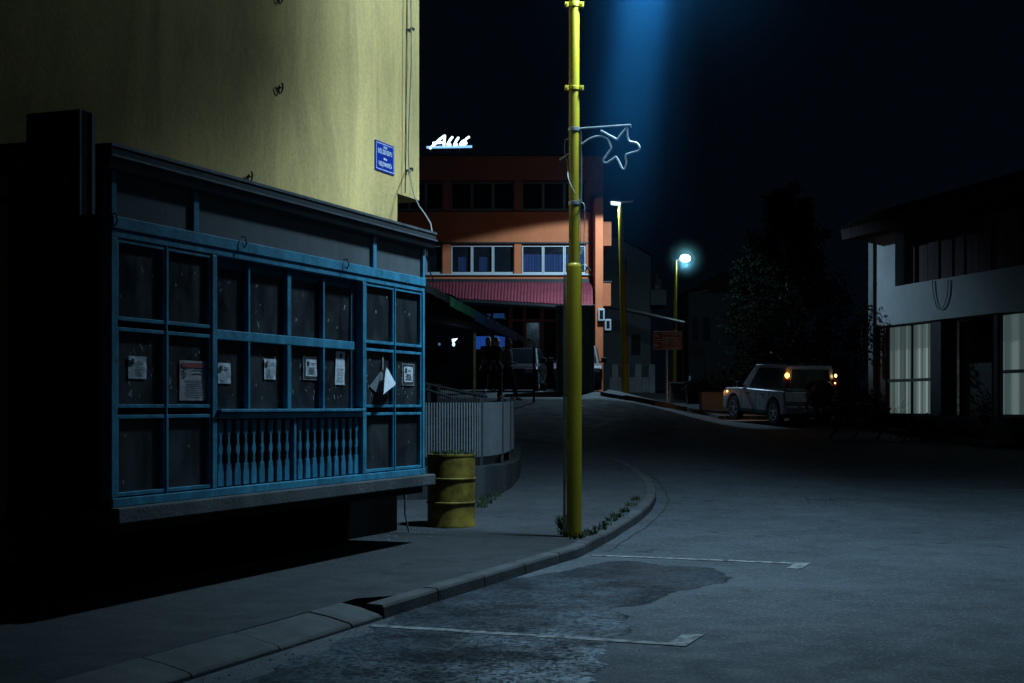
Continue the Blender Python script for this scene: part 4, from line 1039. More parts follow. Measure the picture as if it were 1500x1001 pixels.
# air conditioners on the corner
for (x0, y0, x1, y1, Y, lab) in ((876, 452, 886, 470.5, YB - 1.7, 'upper white air conditioner on the orange pilaster'), (886, 467.5, 895.5, 484.5, YB - .6, 'lower white air conditioner beside the orange pilaster')):
    a, b = at(x0, y1, Y), at(x1, y0, Y)
    ac = thing('air_conditioner', lab, 'air conditioner', (a.x, Y, a.z), 'air conditioners on the orange building')
    part('casing', M['acwhite'], ac, lambda m: m.xb(a.x, b.x, Y, Y + .7, a.z, b.z), bevel=.03)
    part('grille', M['glass'], ac, lambda m: m.xb(a.x + .06, b.x - .06, Y - .012, Y + .0, a.z + .08, b.z - .07))
    part('bracket', M['fence_d'], ac, lambda m: m.xb(a.x + .02, b.x - .02, Y + .1, Y + .6, a.z - .05, a.z - .004))

# corrugated metal booth in front of it
YC = 45.0
a, b = at(816, 571, YC), at(869, 448.5, YC)
bo = thing('metal_booth', 'tall dark corrugated metal booth with flat roof', 'kiosk', (a.x, YC, a.z))
def corr(m):
    n = 34; w = b.x - a.x; P = []
    for k in range(n + 1): P.append((w * k / n, (.022 if k % 2 else 0)))
    P += [(w, .9), (0, .9)]
    m.prism(P, Vector((a.x, YC, a.z - .15)), Vector((1, 0, 0)), Vector((0, 1, 0)), ZD * (b.z - a.z + .1))
part('body', M['booth'], bo, corr)
part('roof', M['booth'], bo, lambda m: m.xb(a.x - .04, b.x + .05, YC - .05, YC + .95, b.z - .05, b.z + .03), bevel=.01)
part('corner_strip', M['metaltrim'], bo, lambda m: m.xb(b.x - .0, b.x + .03, YC - .015, YC + .0, a.z - .1, b.z - .055))
part('door', M['booth'], bo, lambda m: m.xb(a.x + .12, a.x + .85, YC - .03, YC - .003, a.z + .02, b.z - .4), bevel=.005)

# ------------------------------------------------------------------ terrace: canopy, post, counter, railing, lamps
ed = lambda px, py: (lambda Yd: at(px, py, Yd))((1.73) * F / (HY - py))
E0, E1 = ed(610, 408), ed(782, 502)
can = thing('terrace_canopy', 'long dark cafe terrace canopy with green and blue valance', 'canopy', (E0.x, E0.y, g(E0.x, E0.y)))
inv = Vector((-.995, .098, 0))
part('roof_sheet', M['canvas'], can, lambda m: m.grid(lambda s, t: E0.lerp(E1, s) + inv * (5.5 * t) + ZD * (1.0 * t - .05 * math.sin(s * 25) * (1 - t)), 40, 6))
def val(m, s0, s1, h):
    n = 16; m.grid(lambda s, t: E0.lerp(E1, s0 + (s1 - s0) * s) - ZD * (h * t) + Vector((.02 + .015 * math.sin(s * 19) * t, 0, 0)), n, 2)
sf = lambda px, py: (ed(px, py) - E0).length / (E1 - E0).length
sA, sB, sC = sf(658, 434), sf(694, 454), sf(757, 488)
part('valance', M['canvas'], can, lambda m: val(m, 0, sA, .12), fix=False)
part('valance', M['canvas_g'], can, lambda m: val(m, sA, sB, .16), fix=False)
vb = part('valance', M['canvas_b'], can, lambda m: val(m, sB, sC, .2), fix=False)
def vmark(m):
    for s_, d in ((.22, .05), (.42, .06), (.47, .12), (.53, .13), (.57, .09), (.86, .1)):
        p = E0.lerp(E1, sB + (sC - sB) * s_) + Vector((.055, 0, -d)); m.ball(p, .01, .12, .03, 8, 6)
part('lettering', M['signwhite'], vb, vmark)
part('valance', M['darkhouse'], can, lambda m: val(m, sC, 1, .14), fix=False)
pp = ed(695, 459); pb = Vector((pp.x, pp.y, g(pp.x, pp.y) - .1))
part('post', M['rustpost'], can, lambda m: m.tube([pb, pp], .028, 8))
pp2 = E1 - UD * .0; part('post', M['fence_d'], can, lambda m: m.tube([Vector((E1.x, E1.y, g(E1.x, E1.y) - .1)), E1], .03, 8))
ct = thing('terrace_counter', 'dim wooden counter with striped top edge under the canopy', 'counter', at(640, 575, 27))
c0, c1 = at(600, 500, 25), at(658, 523, 28.5)
part('top', M['woodclad'], ct, lambda m: m.box3(c0, c1 - c0, Vector((-1.2, .2, 0)), ZD * -.13), bevel=.01)
part('support', M['black'], ct, lambda m: m.box3(Vector((c0.x - .2, c0.y, .5)), (c1 - c0) - ZD * (c1.z - c0.z), Vector((-1, .2, 0)), ZD * (c1.z - .65)))
tl = thing('terrace_lamp', 'small bright white lamp glowing deep under the canopy', 'lamp', at(664, 506, 36))
part('shade', emis('terrace_lamp_glow', (.55, .72, 1.0), 4), tl, lambda m: (m.add([at(662, 497, 36), at(670.5, 496, 36), at(666, 500.5, 36), at(662.5, 501.5, 36), at(662.5, 497, 36.1), at(670.5, 496, 36.1), at(666, 500.5, 36.1), at(662.5, 501.5, 36.1)], [(0, 1, 2, 3), (4, 7, 6, 5), (0, 4, 5, 1), (1, 5, 6, 2), (2, 6, 7, 3), (3, 7, 4, 0)])))
part('bulb', emis('terrace_bulb_glow', (.3, .6, 1.0), 3), tl, lambda m: m.ball(at(664.5, 504.5, 36), .035, .03, .055, 10, 8))
part('bracket', M['fence_d'], tl, lambda m: m.tube([at(664, 499, 36.06), at(664, 470, 36.06)], .012, 6))
t2_ = thing('terrace_lamp', 'faint blue spark of a lamp at the back of the terrace', 'lamp', at(643, 506, 34))
part('bulb', emis('spark_glow', (.12, .25, .6), .5), t2_, lambda m: m.ball(at(643.5, 504.5, 34), .03, .03, .035, 8, 6))
part('bracket', M['fence_d'], t2_, lambda m: m.tube([at(643.5, 502, 34.0), at(643.5, 470, 34)], .01, 6))
rl = thing('stair_railing', 'dark sloping stair railing behind the bar fence', 'railing', at(655, 590, 23))
part('handrail', M['fence_d'], rl, lambda m: m.tube([at(622, 562, 24), at(690, 577, 24), at(714, 581, 24)], .03, 8))
part('lower_rail', M['fence_d'], rl, lambda m: m.tube([at(622, 570, 23.5), at(660, 582, 23.5)], .025, 8))
for px in (628.5, 643): part('post', M['fence_d'], rl, lambda m: m.xb(at(px, 0, 23.8).x - .03, at(px, 0, 23.8).x + .03, 23.78, 23.84, .2, at(px, 563, 23.8).z))
for x in range(648, 706, 3): part('baluster', M['fence_d'], rl, lambda m: m.tube([at(x, 590, 24.0), at(x, 564 + (x - 622) * .2, 24.0)], .007, 5))

# ------------------------------------------------------------------ people
def skinned(name, m, parent, nodes, edges, lev=2, root=0):
    me = bpy.data.meshes.new(name); me.from_pydata([n[0] for n in nodes], edges, []); me.materials.append(m)
    o = bpy.data.objects.new(name, me); COL.objects.link(o); o.parent = parent; ORG[o.name] = ORG[parent.name]
    sk = o.modifiers.new('skin', 'SKIN'); sk.use_smooth_shade = True
    lay = me.skin_vertices[0].data if len(me.skin_vertices) else None
    if lay:
        for i, n in enumerate(nodes):
            r = n[1]; lay[i].radius = r if isinstance(r, tuple) else (r, r); lay[i].use_root = (i == root)
    s = o.modifiers.new('sub', 'SUBSURF'); s.levels = s.render_levels = lev
    return o
def person(lab, base, yaw, J, cols, name='person', group=None):
    root = thing(name, lab, 'person', base, group, yaw)
    n = []; e = []; ix = {}
    def nd(k, r, pk=None, p=None):
        ix[k] = len(n); n.append((Vector(p if p else J[k]), r))
        if pk: e.append((ix[pk], ix[k]))
    nd('pelvis', .115); nd('spine', .1, 'pelvis'); nd('chest', .115, 'spine'); nd('neck', .055, 'chest'); nd('jaw', .075, 'neck'); nd('head', .1, 'jaw'); nd('top', .07, 'head')
    hv = Vector(J['head']); nd('chin', .035, 'jaw', Vector(J['jaw']) + Vector((.055, 0, -.012))); nd('nose', .012, 'head', hv + Vector((.095, 0, -.03)))
    for s in 'lr':
        sg = 1 if s == 'l' else -1
        nd('ear' + s, .014, 'head', hv + Vector((0, sg * .085, -.01)))
        nd('sh' + s, .055, 'chest'); nd('el' + s, .038, 'sh' + s); nd('wr' + s, .026, 'el' + s)
        w = Vector(J['wr' + s]); d = (w - Vector(J['el' + s])).normalized(); nd('pa' + s, .03, 'wr' + s, w + d * .06)
        up = Vector((0, 0, 1)); sd_ = d.cross(up).normalized()
        for f in range(4):
            b = w + d * .1 + sd_ * ((f - 1.5) * .02); nd('f%d%s' % (f, s), .009, 'pa' + s, b); nd('g%d%s' % (f, s), .008, 'f%d%s' % (f, s), b + d * (.035 + .008 * (f in (1, 2))) - up * .02)
        nd('th' + s, .01, 'pa' + s, w + d * .05 + sd_ * -.045 * sg + up * .01); nd('ti' + s, .008, 'th' + s, w + d * .085 + sd_ * -.05 * sg)
        nd('hi' + s, .08, 'pelvis'); nd('kn' + s, .055, 'hi' + s); nd('an' + s, .038, 'kn' + s); nd('to' + s, .032, 'an' + s)
    skinned('body', M['skin'], root, n, e)
    def sel(keys, pairs, grow):
        idx = {k: i for i, k in enumerate(keys)}
        return [(Vector(J[k]), (n[ix[k]][1] + grow)) for k in keys], [(idx[a], idx[b]) for a, b in pairs]
    gr = dict(pelvis=.15, spine=.15, chest=.145, neck=.07, shl=.085, shr=.085, ell=.06, elr=.06, wrl=.045, wrr=.045, hil=.115, hir=.115, knl=.08, knr=.08, anl=.06, anr=.06)
    def sel2(keys, pairs):
        idx = {k: i for i, k in enumerate(keys)}
        return [(Vector(J[k]), gr[k]) for k in keys], [(idx[a], idx[b]) for a, b in pairs]
    v, ed_ = sel2(['chest', 'spine', 'pelvis', 'neck', 'shl', 'ell', 'shr', 'elr', 'wrl', 'wrr'], [('chest', 'spine'), ('spine', 'pelvis'), ('chest', 'neck'), ('chest', 'shl'), ('shl', 'ell'), ('ell', 'wrl'), ('chest', 'shr'), ('shr', 'elr'), ('elr', 'wrr')])
    skinned('shirt', cols[0], root, v, ed_)
    J['waist'] = (0, 0, 1.04); gr['waist'] = .13
    v, ed_ = sel2(['pelvis', 'hil', 'knl', 'anl', 'hir', 'knr', 'anr', 'waist'], [('pelvis', 'waist'), ('pelvis', 'hil'), ('hil', 'knl'), ('knl', 'anl'), ('pelvis', 'hir'), ('hir', 'knr'), ('knr', 'anr')])
    skinned('trousers', cols[1], root, v, ed_)
    for s in 'lr':
        a, t = Vector(J['an' + s]), Vector(J['to' + s])
        skinned('shoe', cols[3], root, [(a + Vector((-.03, 0, -.045)), (.045, .04)), (a.lerp(t, .6) + ZD * -.01, (.046, .036)), (t + (t - a) * .25, (.04, .028))], [(0, 1), (1, 2)])
    def hair(m):
        m.ball(hv + Vector((-.03, 0, .035)), .098, .092, .095, 16, 12); m.ball(hv + Vector((-.065, 0, -.06)), .055, .075, .12, 14, 10)
    part('hair', cols[2], root, hair, local=True, smooth=180)
    return root
def pose(stride=0, bend=1):
    J = dict(pelvis=(0, 0, .95), spine=(.0, 0, 1.13), chest=(.01, 0, 1.32), neck=(.015, 0, 1.46), jaw=(.04, 0, 1.535), head=(.03, 0, 1.61), top=(.02, 0, 1.67))
    for s, sg in (('l', 1), ('r', -1)):
        st = stride * sg
        J['sh' + s] = (0, sg * .17, 1.39); J['hi' + s] = (0, sg * .085, .9)
        J['kn' + s] = (.04 + st * .5, sg * .09, .49); J['an' + s] = (st - (.05 if st < 0 else 0), sg * .09, .085 + (.02 if st < 0 else 0)); J['to' + s] = (st + .14, sg * .1, .035)
        if bend: J['el' + s] = (-.1, sg * .24, 1.12); J['wr' + s] = (.13, sg * .16, 1.05)
        else: J['el' + s] = (-.03, sg * .24, 1.1); J['wr' + s] = (.05, sg * .25, .85)
    return J
pb_ = at(744, 584, 40.0)
person('person in pale top and jeans walking past the bar fence, hands in front', (pb_.x, 40.0, g(pb_.x, 40.0) - KH), R(-12), pose(.22, 1), (M['shirt'], M['jeans'], M['hair'], M['shoe']))
for px, yw, lab in ((715.5, R(-100), 'dark silhouetted person before the blue window, the one by the window bar'), (727, R(-60), 'dark silhouetted person before the blue window, standing by its far edge')):
    x_ = at(px, 500, 44.5).x
    person(lab, (x_, 44.5, g(x_, 44.5) - KH), yw, pose(.03, 0), (M['darkcloth'], M['darkcloth'], M['hair'], M['darkcloth']), group='people standing in front of the cafe')
ml = thing('thin_pole', 'thin pale pole standing behind the bar fence beside the walking person', 'pole', at(735, 584, 38.5))
part('shaft', M['galv'], ml, lambda m: m.tube([at(735, 586, 38.5), at(735, 545, 38.5)], .02, 8))
part('foot', M['concrete'], ml, lambda m: m.lathe(at(735, 586, 38.5), [(.12, -.05), (.12, .03), (.05, .06)], 12))

# ------------------------------------------------------------------ cars (local: x forward, y left, z up)
def wheel_parts(root, x, y, r, w):
    sg = 1 if y > 0 else -1
    def ring(m, prof, seg=28):
        vs = []; fs = []
        for rr_, yy in prof: vs += [Vector((x + rr_ * math.cos(2 * math.pi * k / seg), y + sg * yy, r + rr_ * math.sin(2 * math.pi * k / seg))) for k in range(seg)]
        for i in range(len(prof) - 1):
            for k in range(seg): l = (k + 1) % seg; fs.append((i * seg + k, i * seg + l, (i + 1) * seg + l, (i + 1) * seg + k))
        fs += [tuple(range(seg)), tuple((len(prof) - 1) * seg + k for k in range(seg))]; m.add(vs, fs)
    wh = part('wheel', M['tyre'], root, lambda m: ring(m, [(r * .64, -w), (r * .95, -w), (r, -w * .8), (r, -.02), (r * .95, .0), (r * .66, .0), (r * .62, -.03)]), local=True, smooth=40)
    def rim(m):
        ring(m, [(r * .63, -.03), (r * .65, .004), (r * .58, .004), (r * .56, -.04)])
        for k in range(5):
            a = 2 * math.pi * k / 5 + .3; t = Vector((math.cos(a), 0, math.sin(a))); n_ = Vector((-t.z, 0, t.x)); c = Vector((x, y - sg * .028, r))
            m.add([c + t * .03 - n_ * .04, c + t * .03 + n_ * .04, c + t * r * .6 + n_ * .028, c + t * r * .6 - n_ * .028] + [q + Vector((0, sg * .022, 0)) for q in (c + t * .03 - n_ * .034, c + t * .03 + n_ * .034, c + t * r * .6 + n_ * .022, c + t * r * .6 - n_ * .022)],
                  [(0, 1, 2, 3), (4, 7, 6, 5), (0, 4, 5, 1), (1, 5, 6, 2), (2, 6, 7, 3), (3, 7, 4, 0)])
        m.add([Vector((x + .05 * math.cos(q), y - sg * .004, r + .05 * math.sin(q))) for q in [2 * math.pi * k / 12 for k in range(12)]], [tuple(range(12))])
    part('rim', M['alloy'], wh, rim, local=True)
def car(root, S, paint, spare=False):
    w = S['w'] / 2; wb = S['wb'] / 2; r = S['r']; ar = r * 1.17; belt = S['belt']
    def arch(xc): return [(xc + ar * math.cos(a), max(S['sill'], r + ar * math.sin(a))) for a in [math.pi * (1.06 - 1.12 * k / 12) for k in range(13)]]
    low = [(S['rear'], S['sill'] + .05)] + arch(-wb) + arch(wb) + [(S['front'], S['sill'] + .04)]
    up = S['nose'] + [(S['cowl'], belt + .01), (S['tail'] + .02, belt)] + S['back']
    poly = low + up
    def body(m):
        m.prism(poly, Vector((0, -w, 0)), Vector((1, 0, 0)), ZD, Vector((0, 2 * w, 0)))
    part('body', paint, root, body, local=True, bevel=.045, seg=3)
    part('underbody', M['plastic'], root, lambda m: m.xb(S['rear'] + .1, S['front'] - .1, -w + .16, w - .16, S['sill'] - .08, S['sill'] + .3), local=True)
    # greenhouse
    b0, b1, t0, t1 = S['tail'] + .02, S['cowl'] - .02, S['roof'][0], S['roof'][1]; hz = S['h']; wt = w - S['tumble']; wbm = w - .04
    base = [Vector((b0, -wbm, belt - .02)), Vector((b1, -wbm + .02, belt - .02)), Vector((b1, wbm - .02, belt - .02)), Vector((b0, wbm, belt - .02))]
    top = [Vector((t0, -wt, hz)), Vector((t1, -wt, hz)), Vector((t1, wt, hz)), Vector((t0, wt, hz))]
    part('cabin', paint, root, lambda m: m.add(base + top, [(0, 1, 5, 4), (1, 2, 6, 5), (2, 3, 7, 6), (3, 0, 4, 7), (4, 5, 6, 7), (0, 3, 2, 1)]), local=True, bevel=.05, seg=3)
    def face(A, B, C, D, s, t):
        return A.lerp(B, s).lerp(D.lerp(C, s), t)
    def glassq(A, B, C, D, s0, s1, t0_, t1_, off, sh0=0, sh1=0):
        nr = (B - A).cross(D - A).normalized() * off
        return [face(A, B, C, D, s0, t0_) + nr, face(A, B, C, D, s1, t0_) + nr, face(A, B, C, D, s1 + sh1, t1_) + nr, face(A, B, C, D, s0 + sh0, t1_) + nr]
    def addg(nm, A, B, C, D, rng_):
        for q_ in rng_:
            P = glassq(A, B, C, D, *q_); nr = (P[1] - P[0]).cross(P[3] - P[0]).normalized() * .012
            part(nm, M['glass'], root, lambda m: m.add(P + [p - nr for p in P], [(0, 1, 2, 3), (4, 7, 6, 5), (0, 4, 5, 1), (1, 5, 6, 2), (2, 6, 7, 3), (3, 7, 4, 0)]), local=True)
    addg('side_window', base[0], base[1], top[1], top[0], [(a, b, .1, .86, .012) for a, b in S['win']])
    addg('side_window', base[3], base[2], top[2], top[3], [(a, b, .1, .86, -.012) for a, b in S['win']])
    addg('windscreen', base[1], base[2], top[2], top[1], [(.06, .94, .08, .9, .012)])
    addg('rear_window', base[3], base[0], top[0], top[3], [(.1, .9, .12, .84, .012)])
    for sx in (-wb, wb):
        for sy in (-1, 1): wheel_parts(root, sx, sy * (w - .01), r, .2)
    fx, rx = S['front'], S['rear']
    part('front_bumper', S.get('bump', M['plastic']), root, lambda m: m.xb(fx - .12, fx + .07, -w + .02, w - .02, S['sill'] + .02, S['sill'] + .26), local=True, bevel=.04)
    part('rear_bumper', S.get('bump', M['plastic']), root, lambda m: m.xb(rx - .09, rx + .1, -w + .02, w - .02, S['sill'] + .04, S['sill'] + .27), local=True, bevel=.04)
    for sy in (-1, 1):
        part('headlight', M['lens'], root, lambda m: m.xb(fx - .12, fx + .02, sy * (w - .25) - .17, sy * (w - .25) + .17, S['lampz'] - .08, S['lampz'] + .08), local=True, bevel=.03)
        part('mirror', M['plastic'], root, lambda m: (m.xb(S['cowl'] - .35, S['cowl'] - .22, sy * (w + .08) - .09, sy * (w + .08) + .09, belt + .04, belt + .2), m.xb(S['cowl'] - .32, S['cowl'] - .26, sy * (w - .03) - .05, sy * (w - .03) + .06, belt + .03, belt + .09)), local=True, bevel=.02)
        for k, hx in enumerate(S['handles']):
            part('door_handle', M['plastic'], root, lambda m: m.xb(hx - .09, hx + .09, sy * w - .012, sy * w + .022, belt - .16, belt - .12), local=True, bevel=.006)
        for hx in S['seams']:
            part('door_seam', M['plastic'], root, lambda m: m.xb(hx - .006, hx + .006, sy * w - .004, sy * w + .003, S['sill'] + .04, belt - .05), local=True)
        part('side_strip', M['plastic'], root, lambda m: m.xb(-wb + ar + .05, wb - ar - .05, sy * w - .006, sy * w + .012, S['sill'] + .0, S['sill'] + .1), local=True, bevel=.005)
    part('number_plate', M['paper'], root, lambda m: m.xb(rx - .1, rx - .092, -.26, .26, S['sill'] + .1, S['sill'] + .21), local=True)

# silver off-roader with hazard lights on
A2, B2 = at(1133, 623, 41.0), at(1072, 615, 43.6)
hdv = (B2 - A2); yaw = math.atan2(hdv.y, hdv.x); rgt = Vector((hdv.y, -hdv.x, 0)).normalized()
S = dict(w=1.72, wb=2.6, r=.37, sill=.31, belt=1.0, h=1.74, tumble=.14, rear=-1.95, front=2.0, nose=[(2.03, .62), (2.0, .86), (1.86, .97)], cowl=1.0, tail=-1.95, back=[(-1.99, .7)], roof=(-1.86, .12), win=[(.05, .27), (.31, .56), (.6, .8)], lampz=.82, handles=(-.62, .32), seams=(-.18, .78, -1.0), bump=M['carpaint'])
mid = (A2 + B2) / 2 + rgt * .86
zg = min(g(mid.x, mid.y) - KH, mid.z)
suv = thing('suv', 'silver off-road car with amber hazard lights parked below the dark tree', 'car', (mid.x, mid.y, (A2.z + B2.z) / 2 - .0), rz=yaw)
suv.rotation_euler[1] = -math.atan2(B2.z - A2.z, Vector((hdv.x, hdv.y)).length)
car(suv, S, M['carpaint'])
part('spare_wheel_cover', M['plastic'], suv, lambda m: m.add(*(lambda seg: ([Vector((-2.0 - dx, -.28 + rr_ * math.cos(2 * math.pi * k / seg), .98 + rr_ * math.sin(2 * math.pi * k / seg))) for dx, rr_ in ((0, .34), (.16, .35), (.2, .32)) for k in range(seg)], [(i * seg + k, i * seg + (k + 1) % seg, (i + 1) * seg + (k + 1) % seg, (i + 1) * seg + k) for i in range(2) for k in range(seg)] + [tuple(range(seg)), tuple(2 * seg + k for k in range(seg))]))(28)), local=True, smooth=50)
for sy, mm in ((.76, 'amber'), (-.76, 'amberw')):
    part('tail_light', M['redlens'], suv, lambda m: m.xb(-2.0, -1.9, sy - .07, sy + .07, 1.1, 1.36), local=True, bevel=.02)
    part('indicator', M[mm], suv, lambda m: m.ball((-1.985, sy + (.03 if sy > 0 else .0), 1.45), .05, .065 if sy > 0 else .03, .07 if sy > 0 else .05), local=True, smooth=180)
part('side_repeater', M['amber2'], suv, lambda m: m.ball((1.72, .865, .86), .045, .02, .03), local=True, smooth=180)
part('front_indicator', M['redon'], suv, lambda m: m.ball((1.97, .8, .84), .05, .06, .06), local=True, smooth=180)
part('plate_lamp', M['amberw'], suv, lambda m: m.ball((-2.03, -.72, 1.24), .02, .022, .022, 8, 6), local=True)
for s_ in (-1, 1): part('roof_rail', M['plastic'], suv, lambda m: m.tube([(-1.6, s_ * .58, 1.73), (-1.5, s_ * .58, 1.78), (-.2, s_ * .58, 1.78), (-.1, s_ * .58, 1.73)], .016, 6), local=True)
for loc, wt, c in (((2.35, .95, .8), 2, (1, .42, .1)), ((2.7, -.4, .95), 16, (1, .42, .1))):
    l = bpy.data.lights.new('hazard_light', 'POINT'); l.energy = wt; l.color = c; l.shadow_soft_size = .06
    o = bpy.data.objects.new('hazard_light', l); COL.objects.link(o); o.parent = suv; o.location = loc
# dark car facing us in front of the cafe
S2 = dict(w=1.62, wb=2.45, r=.3, sill=.25, belt=.88, h=1.42, tumble=.17, rear=-1.85, front=1.9, nose=[(1.94, .4), (1.9, .68), (1.7, .78)], cowl=.85, tail=-1.8, back=[(-1.86, .6)], roof=(-1.2, .15), win=[(.12, .48), (.52, .84)], lampz=.62, handles=(-.6, .25), seams=(-.15, .7))
cx = at(759, 572, 47); dcar = thing('dark_car', 'dark car parked facing the street before the cafe', 'car', (cx.x, 47, g(cx.x, 47) - KH), rz=R(-96))
car(dcar, S2, M['cardark'])
cx = at(847, 572, 47.5); hcar = thing('hatchback', 'dark red hatchback half hidden behind the metal booth', 'car', (cx.x, 48.3, g(cx.x, 48.3) - KH + .02), rz=R(-92))
car(hcar, dict(S2, h=1.5, roof=(-1.6, .2), tail=-1.86), M['carred'])

# ------------------------------------------------------------------ direction sign
YS = 46.0
sb = at(977, 584, YS); sg_ = thing('direction_sign', 'two brown tourist direction boards on a thin grey post', 'sign', sb)
part('post', M['galv'], sg_, lambda m: m.tube([sb - ZD * .3, at(977, 487, YS) + Vector((0, .05, 0))], .035, 10), smooth=60)
for (y0, y1, l1, l2, arr) in ((485.5, 498.6, 'Спортска дворана', 'Sportska dvorana', 135), (499.6, 512.5, 'Стара чаршија', 'Stara čaršija', 180)):
    a, b = at(957, y1, YS), at(998.5, y0, YS); w, h = b.x - a.x, b.z - a.z
    pn = part('board', M['brown'], sg_, lambda m: m.xb(a.x, b.x, YS - .03, YS, a.z, b.z), bevel=.008)
    yy = YS - .034; t = .018
    part('border', M['brownwhite'], pn, lambda m: (m.xb(a.x + .01, b.x - .01, yy, YS - .031, a.z + .008, a.z + .008 + t), m.xb(a.x + .01, b.x - .01, yy, YS - .031, b.z - .008 - t, b.z - .008), m.xb(a.x + .01, a.x + .01 + t, yy, YS - .031, a.z + .03, b.z - .03), m.xb(b.x - .01 - t, b.x - .01, yy, YS - .031, a.z + .03, b.z - .03)))
    c = Vector((a.x + w * .61, yy, (a.z + b.z) / 2))
    part('lettering', M['brownwhite'], pn, lambda m: (m.text(l1, .115, c + ZD * h * .2, Vector((1, 0, 0)), ZD, Vector((0, 0, 0)), width=w * .62, bold=.002), m.text(l2, .115, c - ZD * h * .22, Vector((1, 0, 0)), ZD, Vector((0, 0, 0)), width=w * .58, bold=.002)), fix=False)
    ca = Vector((a.x + w * .12, yy, (a.z + b.z) / 2)); th = R(arr)
    d1 = Vector((math.cos(th), 0, math.sin(th))); n1 = Vector((-d1.z, 0, d1.x))
    part('arrow', M['brownwhite'], pn, lambda m: m.add([ca + d1 * .08, ca + d1 * .0 + n1 * .06, ca + n1 * .02, ca - d1 * .08 + n1 * .02, ca - d1 * .08 - n1 * .02, ca - n1 * .02, ca - n1 * .06], [(0, 1, 2, 5, 6), (2, 3, 4, 5)]), fix=False)

# ------------------------------------------------------------------ houses up the road
YH = 92.0
ph_ = thing('gabled_house', 'pale gabled house in the dark behind the second lamp post', 'house', (at(915, 575, YH).x, YH, 2.2))
gp = [at(x, y, YH) for x, y in ((850, 580), (850, 335), (893, 341), (953, 374), (953, 580))]
part('wall', M['palehouse'], ph_, lambda m: m.add(gp + [p + Vector((0, 8, 0)) for p in gp], [(0, 1, 2, 3, 4), (9, 8, 7, 6, 5)] + [(i, (i + 1) % 5, (i + 1) % 5 + 5, i + 5) for i in range(5)]))
part('balcony', M['palehouse'], ph_, lambda m: m.box3(at(953, 447, YH - .5), Vector((at(976, 0, YH).x - at(953, 0, YH).x, 0, 0)), Vector((0, 4, 0)), ZD * (22 * YH / F)))
part('roof', M['redroof'], ph_, lambda m: m.add([at(892, 338, YH - .3), at(956, 373, YH - .3), at(956, 376, YH - .3), at(892, 341.5, YH - .3)] + [p + Vector((0, 8.5, 0)) for p in (at(892, 338, YH - .3), at(956, 373, YH - .3), at(956, 376, YH - .3), at(892, 341.5, YH - .3))], [(0, 1, 2, 3), (4, 7, 6, 5), (0, 4, 5, 1), (1, 5, 6, 2), (2, 6, 7, 3), (3, 7, 4, 0)]))
for x0, y0, x1, y1 in ((905, 380, 918, 402), (960, 395, 970, 424), (925, 490, 938, 520)):
    part('window', M['glass'], ph_, lambda m: m.box3(at(x0, y1, YH - .05), Vector(((x1 - x0) * YH / F, 0, 0)), Vector((0, .04, 0)), ZD * ((y1 - y0) * YH / F)))
YA = 74.0
aw = thing('sheet_canopy', 'sloping sheet metal canopy catching the light of the round glaring lamp', 'canopy', (at(950, 580, YA).x, YA, 2.1))
a0, a1, a2, a3 = at(880, 447, YA + 7), at(1003, 472.5, YA), at(1003, 470.5, YA + 2.6), at(905, 448, YA + 9)
part('sheet', M['metaltrim'], aw, lambda m: m.add([a0, a1, a2, a3] + [p - ZD * .1 for p in (a0, a1, a2, a3)], [(0, 1, 2, 3), (4, 7, 6, 5), (0, 4, 5, 1), (1, 5, 6, 2), (2, 6, 7, 3), (3, 7, 4, 0)]))
for t in (.02, .98): 
    p = a0.lerp(a1, t); part('post', M['fence_d'], aw, lambda m: m.tube([Vector((p.x, p.y + .1, 2)), p - ZD * .08], .05, 8))
dh = thing('dark_house', 'unlit house with a thin pale eave beyond the round glaring lamp', 'house', (at(1050, 580, 88).x, 88, 2.4))
part('wall', M['darkhouse'], dh, lambda m: m.box3(at(1008, 585, 88), Vector((4.2, 0, 0)), Vector((0, 6, 0)), ZD * (6.6)))
part('eave', M['metaltrim'], dh, lambda m: m.tube([at(1011, 430.5, 87.9), at(1038, 425.5, 87.9)], .045, 6))
part('roof', M['redroof'], dh, lambda m: m.prism([(-.3, 0), (2.1, 1.3), (4.5, 0)], at(1008, 429, 87.95), Vector((1, 0, 0)), ZD, Vector((0, 6.2, 0))))
for x0, x1 in ((1014, 1023), (1030, 1040)): part('window', M['glass'], dh, lambda m: m.box3(at(x0, 500, 87.94), Vector(((x1 - x0) * 88 / F, 0, 0)), Vector((0, .05, 0)), ZD * 1.5))
# garden wall with pillars
YG = 66.0
gw = thing('garden_wall', 'pale garden wall with square pillars behind the second lamp post', 'wall', (at(925, 572, YG).x, YG, 2.2))
part('wall', M['stonew'], gw, lambda m: m.box3(at(893, 575, YG), Vector((at(958, 0, YG).x - at(893, 0, YG).x, 0, 0)), Vector((0, .25, 0)), ZD * (22 * YG / F)))
for x in (896, 912, 930, 950): part('pillar', M['stonew'], gw, lambda m: m.box3(at(x, 576, YG) + Vector((0, -.1, 0)), Vector((.3, 0, 0)), Vector((0, .45, 0)), ZD * (42 * YG / F)), bevel=.02)
part('fence_panel', M['fence_d'], gw, lambda m: [m.box3(at(x, 553, YG) + Vector((0, .1, 0)), Vector((.03, 0, 0)), Vector((0, .03, 0)), ZD * (16 * YG / F)) for x in range(899, 950, 2)])

